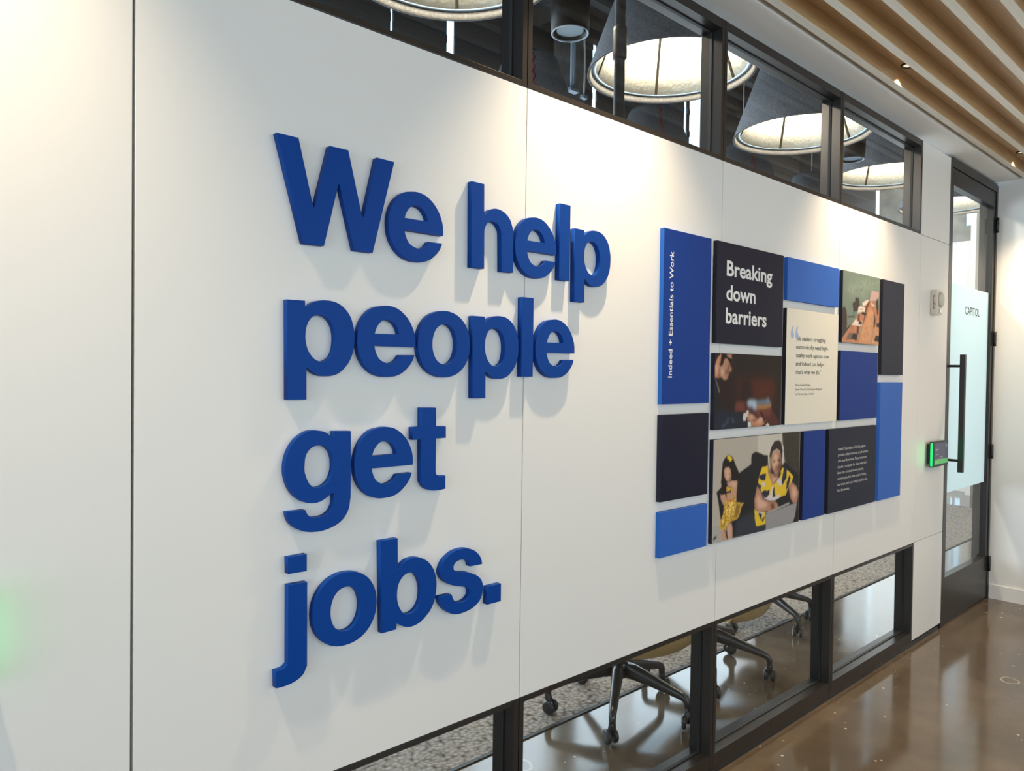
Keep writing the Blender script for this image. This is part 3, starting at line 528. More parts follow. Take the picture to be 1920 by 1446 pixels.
ART = {
 'man': [
  ('ground_brown',[(2.36,1.579),(2.858,1.579),(2.858,1.296),(2.363,1.301)]),
  ('shadow_brown',[(2.545,1.489),(2.629,1.496),(2.708,1.492),(2.857,1.483),(2.853,1.579),(2.478,1.58),(2.481,1.493)]),
  ('warm_brown',[(2.505,1.489),(2.604,1.489),(2.646,1.494),(2.708,1.49),(2.799,1.481),(2.807,1.398),(2.775,1.375),(2.738,1.404),(2.65,1.405),(2.54,1.402),(2.504,1.407)]),
  ('red_brown',[(2.613,1.476),(2.735,1.485),(2.799,1.476),(2.797,1.407),(2.738,1.399),(2.632,1.41)]),
  ('deep_brown',[(2.55,1.476),(2.613,1.474),(2.624,1.405),(2.54,1.404)]),
  ('maroon',[(2.5,1.396),(2.59,1.399),(2.78,1.366),(2.858,1.299),(2.765,1.298),(2.662,1.304),(2.55,1.356),(2.499,1.36)]),
  ('maroon_light',[(2.504,1.394),(2.565,1.397),(2.575,1.358),(2.501,1.361)]),
  ('maroon_light',[(2.655,1.365),(2.776,1.366),(2.777,1.339),(2.665,1.34)]),
  ('amber',[(2.663,1.387),(2.775,1.389),(2.775,1.371),(2.735,1.367),(2.664,1.366)]),
  ('steel_blue',[(2.654,1.4),(2.738,1.404),(2.772,1.392),(2.773,1.385),(2.663,1.385)]),
  ('pale_blue',[(2.594,1.4),(2.615,1.404),(2.65,1.403),(2.663,1.387),(2.66,1.367),(2.647,1.365),(2.625,1.379),(2.604,1.377),(2.594,1.388)]),
  ('pale_blue',[(2.738,1.402),(2.749,1.407),(2.758,1.401),(2.756,1.395)]),
  ('suit_dark',[(2.361,1.493),(2.38,1.468),(2.399,1.434),(2.395,1.488),(2.449,1.48),(2.49,1.446),(2.501,1.36),(2.567,1.358),(2.568,1.327),(2.593,1.322),(2.598,1.298),(2.363,1.301)]),
  ('deep_brown',[(2.395,1.488),(2.442,1.476),(2.453,1.493),(2.479,1.532),(2.505,1.485),(2.504,1.403),(2.501,1.362),(2.429,1.374),(2.399,1.434)]),
  ('suit_blue',[(2.363,1.364),(2.426,1.37),(2.477,1.354),(2.501,1.36),(2.567,1.356),(2.568,1.327),(2.597,1.322),(2.599,1.299),(2.363,1.301)]),
  ('suit_light',[(2.408,1.31),(2.443,1.321),(2.458,1.342),(2.466,1.339),(2.451,1.319),(2.42,1.305)]),
  ('suit_light',[(2.478,1.339),(2.494,1.334),(2.503,1.319),(2.494,1.319)]),
  ('collar',[(2.361,1.492),(2.366,1.488),(2.384,1.463),(2.398,1.438),(2.397,1.433),(2.391,1.436),(2.377,1.465)]),
  ('hair_dark',[(2.362,1.576),(2.388,1.579),(2.474,1.578),(2.466,1.563),(2.443,1.565),(2.416,1.545),(2.407,1.533),(2.393,1.543),(2.396,1.564),(2.381,1.57),(2.367,1.538),(2.362,1.54)]),
  ('skin_light',[(2.363,1.532),(2.374,1.555),(2.386,1.57),(2.394,1.562),(2.391,1.539),(2.401,1.524),(2.408,1.493),(2.383,1.488),(2.362,1.492)]),
  ('skin_mid',[(2.388,1.524),(2.409,1.533),(2.423,1.556),(2.443,1.563),(2.459,1.555),(2.459,1.542),(2.467,1.533),(2.474,1.515),(2.456,1.514),(2.452,1.506),(2.458,1.499),(2.445,1.493),(2.451,1.487),(2.43,1.48),(2.414,1.486),(2.396,1.505)]),
  ('skin_light',[(2.394,1.573),(2.399,1.578),(2.403,1.574),(2.4,1.556),(2.397,1.539),(2.391,1.543),(2.388,1.562)]),
  ('skin_mid',[(2.438,1.576),(2.474,1.577),(2.474,1.559),(2.45,1.565)]),
  ('skin_shadow',[(2.451,1.542),(2.459,1.542),(2.459,1.531),(2.47,1.523),(2.456,1.516),(2.445,1.503),(2.421,1.501),(2.448,1.523)]),
  ('black_ink',[(2.415,1.573),(2.45,1.565),(2.472,1.559),(2.471,1.55),(2.457,1.546),(2.451,1.554),(2.439,1.563)]),
  ('cuff',[(2.567,1.355),(2.585,1.355),(2.584,1.325),(2.564,1.325),(2.561,1.339)]),
  ('cuff',[(2.587,1.364),(2.604,1.363),(2.601,1.34),(2.584,1.338)]),
  ('skin_mid',[(2.6,1.351),(2.626,1.348),(2.657,1.336),(2.67,1.324),(2.635,1.321),(2.618,1.32),(2.595,1.326),(2.594,1.342)]),
  ('cuff',[(2.597,1.32),(2.621,1.32),(2.626,1.3),(2.6,1.299)]),
  ('skin_light',[(2.625,1.318),(2.666,1.324),(2.696,1.334),(2.718,1.329),(2.737,1.319),(2.724,1.308),(2.697,1.299),(2.667,1.299),(2.626,1.3)]),
  ('skin_shadow',[(2.71,1.325),(2.723,1.329),(2.737,1.319),(2.728,1.308),(2.71,1.311)]),
  ('skin_glow',[(2.67,1.322),(2.696,1.331),(2.714,1.326),(2.701,1.314),(2.675,1.31)]),
  ('skin_glow',[(2.605,1.346),(2.626,1.343),(2.648,1.334),(2.635,1.33),(2.609,1.335)]),
  ('skin_shadow',[(2.627,1.305),(2.675,1.301),(2.71,1.304),(2.697,1.298),(2.667,1.298),(2.628,1.299)]),
  ('skin_shadow',[(2.631,1.329),(2.652,1.33),(2.666,1.324),(2.644,1.32)]),
  ('skin_glow',[(2.396,1.52),(2.411,1.524),(2.425,1.51),(2.418,1.495),(2.404,1.501)]),
  ('skin_glow',[(2.365,1.53),(2.378,1.545),(2.382,1.524),(2.379,1.503),(2.366,1.509)]),
  ('skin_shadow',[(2.388,1.53),(2.394,1.524),(2.4,1.495),(2.387,1.486),(2.376,1.488),(2.391,1.503)]),
  ('skin_glow',[(2.462,1.525),(2.472,1.521),(2.471,1.515),(2.46,1.516)]),
  ('hair_dark',[(2.406,1.562),(2.423,1.558),(2.416,1.539),(2.407,1.533)]),
  ('black_ink',[(2.688,1.359),(2.695,1.361),(2.723,1.331),(2.741,1.31),(2.735,1.308),(2.709,1.332)]),
  ('cuff',[(2.735,1.303),(2.75,1.31),(2.767,1.299),(2.742,1.296)]),
 ],
 'mother': [
  ('room_grey',[(2.361,1.264),(3.025,1.262),(3.027,0.8807),(2.368,0.8819)]),
  ('room_light',[(2.674,1.262),(2.842,1.262),(2.845,1.181),(2.757,1.177),(2.677,1.192)]),
  ('room_light',[(2.842,1.262),(2.869,1.261),(2.867,1.23),(2.846,1.238)]),
  ('dark_olive',[(2.871,1.262),(3.025,1.262),(3.027,0.8807),(2.957,0.8844),(2.897,1.144),(2.878,1.213)]),
  ('floor_grey',[(2.369,0.9449),(2.42,0.9442),(2.422,0.8806),(2.368,0.8819)]),
  ('sofa_black',[(2.547,1.129),(2.629,1.154),(2.631,1.192),(2.661,1.201),(2.692,1.194),(2.731,1.182),(2.763,1.18),(2.911,1.137),(3.02,1.08),(3.027,0.8807),(2.506,0.8837),(2.464,0.8836),(2.419,0.9623),(2.401,1.031),(2.388,1.068),(2.415,1.083),(2.505,1.081)]),
  ('sofa_slate',[(2.527,0.9457),(2.664,0.9699),(2.755,0.894),(2.752,0.8797),(2.512,0.8829)]),
  ('hair_dark',[(2.419,1.131),(2.426,1.178),(2.448,1.196),(2.47,1.201),(2.496,1.189),(2.514,1.163),(2.538,1.133),(2.553,1.107),(2.533,1.1),(2.504,1.105),(2.485,1.098),(2.471,1.084),(2.449,1.062),(2.421,1.067),(2.418,1.101)]),
  ('flower_yellow',[(2.455,1.194),(2.467,1.2),(2.48,1.194),(2.491,1.186),(2.488,1.177),(2.473,1.176),(2.468,1.184),(2.457,1.187)]),
  ('skin_child',[(2.436,1.141),(2.443,1.154),(2.466,1.156),(2.481,1.144),(2.487,1.119),(2.484,1.107),(2.468,1.098),(2.451,1.108),(2.439,1.123)]),
  ('skin_child',[(2.456,1.097),(2.504,1.101),(2.53,1.097),(2.526,1.048),(2.525,1.017),(2.507,1.013),(2.495,1.045),(2.5,1.075),(2.465,1.084)]),
  ('skin_child',[(2.412,1.059),(2.444,1.059),(2.459,1.036),(2.457,1.012),(2.44,1.013),(2.42,1.035)]),
  ('gold_dress',[(2.451,1.084),(2.505,1.074),(2.507,1.041),(2.53,1.016),(2.58,1.008),(2.563,0.9941),(2.55,0.9646),(2.533,0.9512),(2.493,0.9485),(2.47,0.9407),(2.457,0.915),(2.415,0.9298),(2.417,0.9596),(2.435,0.9815),(2.44,1.014),(2.459,1.033),(2.455,1.067)]),
  ('gold_light',[(2.47,1.026),(2.507,1.025),(2.525,0.9984),(2.509,0.9757),(2.475,0.9675),(2.446,0.9862),(2.451,1.01)]),
  ('gold_dark',[(2.525,1.011),(2.557,1.004),(2.544,0.9715),(2.509,0.9541),(2.52,0.9867)]),
  ('pink_sash',[(2.467,1.029),(2.501,1.029),(2.501,1.025),(2.468,1.026)]),
  ('skin_child',[(2.458,1.064),(2.483,1.064),(2.5,1.057),(2.495,1.032),(2.464,1.036)]),
  ('black_ink',[(2.413,1.062),(2.486,1.066),(2.489,1.059),(2.45,1.056),(2.416,1.055)]),
  ('skin_child',[(2.462,0.9387),(2.493,0.9439),(2.502,0.9212),(2.503,0.8825),(2.473,0.8823),(2.466,0.9047)]),
  ('skin_child',[(2.421,0.9215),(2.454,0.9139),(2.453,0.8822),(2.43,0.8809)]),
  ('skin_glow',[(2.444,1.147),(2.466,1.148),(2.478,1.132),(2.476,1.114),(2.462,1.111),(2.447,1.122)]),
  ('skin_glow',[(2.476,1.099),(2.522,1.096),(2.525,1.079),(2.505,1.074)]),
  ('skin_glow',[(2.468,0.9319),(2.484,0.9358),(2.49,0.886),(2.477,0.8864)]),
  ('skin_shadow',[(2.482,1.126),(2.488,1.116),(2.483,1.107),(2.468,1.098),(2.478,1.114)]),
  ('hair_dark',[(2.419,1.131),(2.433,1.148),(2.437,1.129),(2.442,1.105),(2.457,1.088),(2.449,1.062),(2.421,1.067),(2.418,1.101)]),
  ('hair_dark',[(2.481,1.144),(2.503,1.136),(2.533,1.109),(2.516,1.098),(2.488,1.104),(2.488,1.125)]),
  ('mouth_red',[(2.46,1.107),(2.475,1.107),(2.47,1.102)]),
  ('black_ink',[(2.442,1.128),(2.454,1.129),(2.454,1.126),(2.443,1.126)]),
  ('black_ink',[(2.467,1.13),(2.48,1.13),(2.48,1.128),(2.467,1.127)]),
  ('hair_blond',[(2.758,1.148),(2.769,1.186),(2.795,1.188),(2.784,1.126),(2.785,1.107),(2.759,1.112)]),
  ('hair_brown',[(2.769,1.176),(2.781,1.212),(2.806,1.233),(2.84,1.237),(2.87,1.223),(2.889,1.192),(2.891,1.138),(2.871,1.123),(2.863,1.147),(2.855,1.191),(2.828,1.202),(2.795,1.191),(2.783,1.166)]),
  ('phone_white',[(2.758,1.171),(2.763,1.203),(2.784,1.223),(2.806,1.233),(2.787,1.218),(2.772,1.196),(2.768,1.172),(2.776,1.13),(2.768,1.124)]),
  ('phone_white',[(2.863,1.23),(2.885,1.205),(2.889,1.145),(2.881,1.13),(2.873,1.146),(2.878,1.192)]),
  ('skin_mid',[(2.786,1.159),(2.795,1.188),(2.828,1.199),(2.858,1.184),(2.87,1.146),(2.864,1.127),(2.845,1.102),(2.818,1.097),(2.794,1.122)]),
  ('skin_mid',[(2.759,1.112),(2.812,1.098),(2.858,1.1),(2.833,1.076),(2.8,1.056),(2.767,1.082)]),
  ('skin_shadow',[(2.848,1.181),(2.868,1.153),(2.867,1.13),(2.845,1.102),(2.834,1.122),(2.853,1.147)]),
  ('dress_yellow',[(2.714,1.135),(2.758,1.138),(2.763,1.102),(2.8,1.056),(2.833,1.069),(2.878,1.122),(2.934,1.101),(2.973,1.077),(2.957,1.051),(2.933,1.04),(2.91,1.005),(2.829,1),(2.776,0.9993),(2.724,1.021),(2.684,1.08),(2.696,1.108)]),
  ('dress_navy',[(2.699,1.107),(2.746,1.108),(2.741,1.081),(2.709,1.084),(2.69,1.095)]),
  ('dress_navy',[(2.891,1.121),(2.916,1.119),(2.914,1.076),(2.881,1.048),(2.873,1.066)]),
  ('dress_navy',[(2.938,1.087),(2.949,1.073),(2.933,1.04),(2.913,1.022),(2.915,1.055)]),
  ('dress_navy',[(2.678,1.074),(2.71,1.064),(2.704,1.049),(2.685,1.057)]),
  ('dress_navy',[(2.723,1.041),(2.775,1.042),(2.775,1.022),(2.75,1.012),(2.721,1.021)]),
  ('dress_navy',[(2.801,1.033),(2.814,1.051),(2.818,1.025),(2.829,1),(2.802,1.003)]),
  ('dress_white',[(2.716,1.077),(2.741,1.071),(2.736,1.056),(2.719,1.06)]),
  ('dress_white',[(2.794,1.05),(2.807,1.052),(2.796,1.004),(2.763,1.001),(2.75,1.012),(2.779,1.019)]),
  ('dress_white',[(2.833,1.069),(2.852,1.084),(2.873,1.066),(2.871,1.046),(2.854,1.051)]),
  ('dress_white',[(2.731,1.014),(2.809,1.006),(2.855,1.014),(2.862,1),(2.816,0.9917),(2.763,0.9974)]),
  ('skin_mid',[(2.679,1.064),(2.711,1.035),(2.725,1.008),(2.777,0.9927),(2.816,0.9917),(2.843,0.9755),(2.85,0.9614),(2.818,0.9486),(2.752,0.9563),(2.689,0.9589),(2.663,0.9795),(2.659,1.012)]),
  ('skin_shadow',[(2.68,1.019),(2.725,1.008),(2.777,0.9927),(2.79,0.988),(2.725,0.9983),(2.674,1.013)]),
  ('skin_mid',[(2.933,1.04),(2.957,1.055),(3,1.034),(3.022,1.004),(3.01,0.9638),(2.975,0.9643),(2.952,0.9872)]),
  ('dress_yellow',[(2.66,0.9767),(2.689,0.9605),(2.746,0.9538),(2.749,0.9062),(2.691,0.904),(2.675,0.9077),(2.665,0.9378)]),
  ('dress_white',[(2.689,0.9605),(2.727,0.9544),(2.721,0.934),(2.695,0.9469)]),
  ('dress_navy',[(2.689,0.9573),(2.72,0.9503),(2.715,0.9251),(2.746,0.9407),(2.728,0.9137),(2.702,0.9364)]),
  ('skin_shadow',[(2.79,0.988),(2.816,0.9818),(2.821,0.9515),(2.798,0.9542),(2.784,0.9722)]),
  ('laptop_back',[(2.746,0.9505),(2.943,0.9712),(2.943,0.9627),(2.765,0.9449)]),
  ('laptop_lid',[(2.749,0.9436),(3.009,0.964),(2.995,0.9105),(2.978,0.8834),(2.752,0.8797)]),
  ('skin_glow',[(2.793,1.152),(2.808,1.184),(2.832,1.185),(2.843,1.158),(2.837,1.135),(2.811,1.124),(2.797,1.132)]),
  ('skin_glow',[(2.796,1.086),(2.832,1.089),(2.839,1.082),(2.803,1.066)]),
  ('skin_glow',[(2.671,1.014),(2.686,1.031),(2.712,1.009),(2.764,0.9876),(2.752,0.9726),(2.688,0.9734)]),
  ('skin_glow',[(2.964,1.037),(2.993,1.028),(3.009,1.002),(2.988,0.98),(2.966,0.996)]),
  ('skin_shadow',[(2.83,1.136),(2.839,1.125),(2.824,1.123),(2.821,1.128)]),
  ('skin_shadow',[(2.805,1.105),(2.832,1.096),(2.858,1.104),(2.845,1.088),(2.812,1.088)]),
  ('dress_yellow',[(2.742,1.061),(2.767,1.066),(2.778,1.045),(2.755,1.037),(2.736,1.049)]),
  ('dress_navy',[(2.711,1.035),(2.743,1.039),(2.763,1.014),(2.75,1.01),(2.724,1.021)]),
  ('dress_yellow',[(2.881,1.038),(2.902,1.043),(2.906,1.009),(2.885,1.018)]),
  ('dress_navy',[(2.845,1.095),(2.868,1.106),(2.865,1.093),(2.846,1.075)]),
  ('mouth_red',[(2.811,1.115),(2.841,1.115),(2.828,1.109)]),
  ('black_ink',[(2.797,1.152),(2.82,1.151),(2.82,1.147),(2.798,1.148)]),
  ('black_ink',[(2.836,1.155),(2.858,1.155),(2.858,1.151),(2.838,1.151)]),
  ('black_ink',[(2.797,1.161),(2.819,1.157),(2.82,1.154),(2.798,1.158)]),
  ('black_ink',[(2.833,1.158),(2.856,1.16),(2.856,1.157),(2.834,1.155)]),
  ('floor_dark',[(2.37,0.9016),(2.391,0.909),(2.395,0.901),(2.373,0.8913)]),
 ],
 'class': [
  ('sage',[(3.411,1.986),(3.837,1.992),(3.827,1.657),(3.406,1.657)]),
  ('sage_light',[(3.48,1.935),(3.697,1.977),(3.835,1.973),(3.83,1.927),(3.727,1.916),(3.636,1.873),(3.508,1.874),(3.445,1.9)]),
  ('chair_dark',[(3.41,1.814),(3.434,1.823),(3.456,1.801),(3.462,1.746),(3.46,1.714),(3.425,1.689),(3.408,1.686)]),
  ('chair_dark',[(3.543,1.866),(3.568,1.876),(3.591,1.867),(3.599,1.837),(3.593,1.815),(3.53,1.801),(3.516,1.842),(3.55,1.856)]),
  ('chair_dark',[(3.463,1.778),(3.541,1.785),(3.541,1.778),(3.464,1.772)]),
  ('chair_dark',[(3.53,1.803),(3.541,1.785),(3.537,1.777),(3.527,1.8)]),
  ('chair_dark',[(3.407,1.686),(3.478,1.734),(3.508,1.746),(3.49,1.729),(3.443,1.698),(3.409,1.673)]),
  ('table_wood',[(3.405,1.665),(3.472,1.715),(3.533,1.758),(3.588,1.796),(3.625,1.837),(3.703,1.867),(3.784,1.867),(3.832,1.82),(3.827,1.657),(3.406,1.657)]),
  ('table_orange',[(3.63,1.736),(3.668,1.765),(3.705,1.828),(3.759,1.826),(3.763,1.757),(3.826,1.74),(3.827,1.657),(3.595,1.66)]),
  ('table_dark',[(3.567,1.706),(3.582,1.793),(3.601,1.794),(3.59,1.699)]),
  ('table_dark',[(3.636,1.742),(3.664,1.837),(3.703,1.867),(3.716,1.862),(3.678,1.821),(3.651,1.767)]),
  ('table_grey',[(3.593,1.702),(3.611,1.73),(3.636,1.736),(3.619,1.703)]),
  ('table_grey',[(3.72,1.657),(3.751,1.723),(3.771,1.724),(3.741,1.657)]),
  ('paper',[(3.583,1.828),(3.605,1.835),(3.664,1.831),(3.652,1.808),(3.626,1.807),(3.594,1.805),(3.575,1.795)]),
  ('chair_dark',[(3.593,1.822),(3.638,1.823),(3.626,1.819),(3.6,1.819)]),
  ('paper',[(3.515,1.741),(3.551,1.768),(3.57,1.769),(3.577,1.76),(3.635,1.764),(3.623,1.74),(3.578,1.74)]),
  ('slate',[(3.584,1.747),(3.596,1.763),(3.635,1.762),(3.62,1.746)]),
  ('slate',[(3.614,1.798),(3.633,1.81),(3.679,1.805),(3.673,1.793)]),
  ('slate_light',[(3.456,1.669),(3.485,1.702),(3.529,1.703),(3.512,1.674)]),
  ('slate',[(3.509,1.674),(3.529,1.703),(3.58,1.702),(3.572,1.671)]),
  ('slate',[(3.774,1.676),(3.79,1.702),(3.832,1.704),(3.83,1.672)]),
  ('slate',[(3.795,1.744),(3.8,1.764),(3.833,1.766),(3.832,1.745)]),
  ('pink_board',[(3.734,1.919),(3.82,1.919),(3.818,1.887),(3.798,1.874),(3.709,1.867)]),
  ('paper',[(3.72,1.861),(3.772,1.847),(3.765,1.841),(3.73,1.852)]),
  ('paper',[(3.624,1.85),(3.676,1.87),(3.702,1.87),(3.677,1.848),(3.638,1.837)]),
  ('chair_dark',[(3.784,1.867),(3.804,1.891),(3.82,1.847),(3.816,1.802),(3.802,1.807)]),
  ('chair_dark',[(3.755,1.832),(3.782,1.791),(3.786,1.772),(3.771,1.731),(3.76,1.748),(3.768,1.788)]),
 ],
}

# ------------------------------------------------------------------ measures
X = [-0.584, 0.4157, 1.4220, 2.4183, 3.4072, 4.4177]     # joints of the glazed modules
XD = 4.8760                                              # narrow panel | door frame
XE = 5.8210                                              # end wall
ZB, ZT, ZH = 0.5834, 2.2870, 2.8000                      # white band bottom / top, frame head
ZS = 2.8250                                              # soffit
FD = 0.090                                               # frame depth

# ------------------------------------------------------------------ floor
b = MB()
b.box(-5.2, 12.0, -5.0, 4.4, -0.10, 0.0)
struct(b.build('floor', MT['floor']))

# ------------------------------------------------------------------ panelled front wall
b = MB()
b.box(-5.2, XD - 0.012, 0.022, 0.070, ZB + 0.02, ZT - 0.02)
b.box(X[5] + 0.01, XD - 0.012, 0.022, 0.070, 0.03, ZH - 0.01)
wall = struct(b.build('wall_front', MT['black']))
def panel(x0, x1, z0, z1):
    p = MB()
    p.box(x0, x1, 0.0, 0.020, z0, z1, bevel=0.0008)
    return p.build('wall_panel', MT['panel'], wall)
G = 0.0013
panel(-1.584, X[0] - G, ZB, ZT)
panel(X[0] + G, X[1] - 0.0035, ZB, ZT)
panel(X[1] + 0.0020, X[2] - G, ZB, ZT)
for i in (2, 3, 4):
    panel(X[i] + G, X[i + 1] - G, ZB, ZT)
panel(X[5] + G, XD - 0.001, ZB + G, ZT - G)
panel(X[5] + G + 0.003, XD - 0.001, ZT + G, ZH - 0.002)
panel(X[5] + G - 0.003, XD - 0.001, 0.035, ZB - G)
# solid stretch of the same wall left of the glazed modules, out of view
b = MB()
b.box(-5.2, -0.60, 0.0, 0.09, 0.0, ZB - 0.003)
b.box(-5.2, -0.60, 0.0, 0.09, ZT + 0.003, ZS)
b.box(-5.2, -1.586, 0.0, 0.020, ZB, ZT)
struct(b.build('wall_left', MT['panel']))

# ------------------------------------------------------------------ windows above and below the white band
def window(n, x0, x1, z0, z1, sill, head, stile=0.0165):
    e = 0.0016
    x0, x1 = x0 + e, x1 - e
    f = MB()
    f.box(x0, x0 + stile, 0.0, FD, z0, z1, bevel=0.0006)
    f.box(x1 - stile, x1, 0.0, FD, z0, z1, bevel=0.0006)
    f.box(x0 + stile + 0.0004, x1 - stile - 0.0004, 0.001, FD, z0, z0 + sill, bevel=0.0006)
    f.box(x0 + stile + 0.0004, x1 - stile - 0.0004, 0.001, FD, z1 - head, z1, bevel=0.0006)
    fr = struct(f.build('window_%d' % n, MT['frame']))
    a0, a1, c0, c1 = x0 + stile, x1 - stile, z0 + sill, z1 - head
    g = MB()
    t = 0.0035
    g.box(a0, a0 + t, 0.042, 0.054, c0, c1)
    g.box(a1 - t, a1, 0.042, 0.054, c0, c1)
    g.box(a0 + t, a1 - t, 0.042, 0.054, c0, c0 + t)
    g.box(a0 + t, a1 - t, 0.042, 0.054, c1 - t, c1)
    g.build('gasket', MT['black'], fr)
    p = MB()
    p.box(a0 + 0.001, a1 - 0.001, 0.0478, 0.0482, c0 + 0.001, c1 - 0.001)
    p.build('pane', MT['glass'], fr)
    return fr
n = 1
for i in range(5):
    window(n, X[i], X[i + 1], ZT + 0.003, ZH, 0.0145, 0.034); n += 1
for i in range(5):
    window(n, X[i], X[i + 1], 0.022, ZB - 0.003, 0.058, 0.0145); n += 1
b = MB()
b.box(-0.60, XD - 0.004, 0.006, FD, 0.0, 0.022)
b.box(X[5] + 0.004, XD - 0.004, 0.012, FD, 0.0, 0.034)
struct(b.build('trim_1', MT['kick']))

# ------------------------------------------------------------------ door
b = MB()
b.box(XD, XD + 0.032, -0.001, 0.10, 0.0, ZH, bevel=0.0008)
b.box(XE - 0.030, XE, -0.001, 0.10, 0.0, ZH, bevel=0.0008)
b.box(XD + 0.0322, XE - 0.0302, -0.001, 0.10, ZH - 0.045, ZH + 0.010, bevel=0.0008)
door = struct(b.build('door_1', MT['frame_steel']))
dx0, dx1 = XD + 0.0345, XE - 0.0325
dz0, dz1 = 0.012, ZH - 0.049
b = MB()
b.box(dx0, dx0 + 0.038, 0.004, 0.048, dz0, dz1, bevel=0.0008)
b.box(dx1 - 0.040, dx1, 0.004, 0.048, dz0, dz1, bevel=0.0008)
b.box(dx0 + 0.0381, dx1 - 0.0401, 0.004, 0.048, dz0, 0.292, bevel=0.0008)
b.box(dx0 + 0.0381, dx1 - 0.0401, 0.004, 0.048, 2.652, dz1, bevel=0.0008)
leaf = b.build('door_leaf', MT['frame_steel'], door)
b = MB()
b.box(dx0 + 0.038, dx1 - 0.040, 0.0235, 0.0240, 0.292, 2.652)
b.build('pane', MT['glass'], leaf)
b = MB()
b.box(dx0 + 0.039, dx1 - 0.041, 0.0226, 0.0231, 0.798, 2.074)
b.build('frosted_film', MT['film'], leaf)
me = text_mesh('CAPITOL', 0.292, 0.050, 5.268, 1.902, 0.0222, bold=0.014)
link('lettering', me, MT['ink_black'], leaf)
b = MB()
hx, hy = 4.952, -0.066
b.box(hx - 0.014, hx + 0.014, hy - 0.014, hy + 0.014, 0.936, 1.638, bevel=0.0015)
for z in (1.005, 1.570):
    b.tube([(hx, hy + 0.012, z), (hx, 0.0042, z)], 0.008, 14)
b.build('pull_handle', MT['black_metal'], door)
for z in (2.531, 1.766, 1.004, 0.241):
    b = MB()
    b.lathe([(0.0085, -0.05), (0.0085, -0.018), (0.0082, -0.017), (0.0085, -0.016), (0.0085, 0.016), (0.0082, 0.017), (0.0085, 0.018), (0.0085, 0.05)], (XE - 0.031, -0.010, z), 16)
    b.box(XE - 0.030, XE - 0.012, -0.0035, -0.0012, z - 0.05, z + 0.05)
    b.box(XE - 0.052, XE - 0.033, -0.0005, 0.0035, z - 0.05, z + 0.05)
    b.build('hinge', MT['black_metal'], door)

# ------------------------------------------------------------------ rest of the corridor shell
b = MB()
b.box(XE, XE + 0.15, -5.0, -0.0015, 0.0, 3.1)
struct(b.build('wall_right', MT['plaster']))
b = MB()
b.box(XE - 0.009, XE, -5.0, -0.004, 0.0, 0.096, bevel=0.0012)
struct(b.build('baseboard_right', MT['white_paint']))
b = MB()     # hall side opposite, with a long window opening
b.box(-5.2, XE, -5.0, -4.9, 0.0, 0.7)
b.box(-5.2, XE, -5.0, -4.9, 2.66, 3.1)
b.box(-5.2, -3.95, -5.0, -4.9, 0.7, 2.66)
b.box(5.15, XE, -5.0, -4.9, 0.7, 2.66)
struct(b.build('wall_back', MT['plaster']))
b = MB()
b.box(-5.2, XE, -4.9, 0.0, 2.90, 3.0)
ceil = struct(b.build('ceiling', MT['oak']))
y = -0.164
for i in range(33):
    s = MB()
    s.box(-5.2, XE - 0.001, y - 0.0165, y + 0.0165, ZS + 0.0030, 2.8995, mi=0)
    s.box(-5.2, XE - 0.001, y - 0.0165, y + 0.0165, ZS, ZS + 0.0029, mi=1)
    s.build('slat', [MT['oak'], MT['pale_oak']], ceil)
    y -= 0.1415
b = MB()
b.box(-5.2, XE - 0.0005, -0.122, 0.10, ZS, 2.8995)
struct(b.build('trim_2', MT['soffit']))

# ------------------------------------------------------------------ meeting room shell
b = MB()
for x0, x1 in ((-5.2, 3.565), (3.59, 4.175), (4.265, 6.19), (6.26, 7.93), (7.99, 8.05), (8.32, 9.47), (9.53, 11.0)):
    b.box(x0, x1, 4.0, 4.015, 3.3, 5.3)
    for z in (4.52, 4.80, 5.06):
        b.box(x0, x1, 3.992, 3.9995, z, z + 0.07)
for x0, x1 in ((-5.2, -0.6), (1.9, 2.1), (4.4, 4.6), (6.9, 7.1), (9.6, 11.0)):
    b.box(x0, x1, 4.0, 4.15, 0.0, 3.3)
b.box(-5.2, 11.0, 4.0, 4.15, 0.0, 0.35)
struct(b.build('wall_rear', MT['dark_wall']))
b = MB()
b.box(-5.2, 11.2, 0.10, 4.15, 5.3, 5.4)
yy = 0.5
while yy < 3.9:
    b.box(-5.2, 11.0, yy, yy + 0.09, 5.05, 5.2999)
    yy += 0.55
for xx in (1.0, 5.0, 9.0):
    b.box(xx, xx + 0.25, 0.12, 3.9, 4.98, 5.2999)
struct(b.build('ceiling', MT['dark_ceiling']))
b = MB()     # the wall above the corridor ceiling and right of the door
b.box(-5.2, 11.0, 0.095, 0.12, ZH + 0.02, 5.3)
b.box(XE + 0.15, 11.0, 0.0, 0.12, 0.0, ZH + 0.02)
struct(b.build('wall_room', MT['dark_wall']))
# far end of the room, seen through the door glass
EX = 11.0
b = MB()
def endw(y0, y1, z0, z1):
    b.box(EX, EX + 0.03, y0, y1, z0, z1)
endw(0.12, 1.69, 0.0, 3.3)
endw(1.69, 1.76, 0.0, 0.10)
endw(1.69, 1.76, 3.15, 3.3)
endw(1.76, 1.785, 0.0, 3.3)
endw(1.785, 1.815, 0.0, 0.10)
endw(1.815, 2.80, 0.0, 3.3)
struct(b.build('wall_end', MT['plaster']))
b = MB()
endw(0.12, 1.60, 3.3005, 5.3)
endw(1.60, 1.70, 3.3005, 3.50)
endw(1.60, 1.70, 3.85, 5.3)
endw(1.70, 2.80, 3.3005, 5.3)
struct(b.build('wall_end', MT['concrete']))
b = MB()
endw(2.86, 4.15, 0.0, 5.3)
struct(b.build('wall_end', MT['dark_wall']))
b = MB()
b.box(10.70, 10.9, 1.49, 1.55, 0.0, 5.3)
struct(b.build('pillar', MT['plaster']))
b = MB()
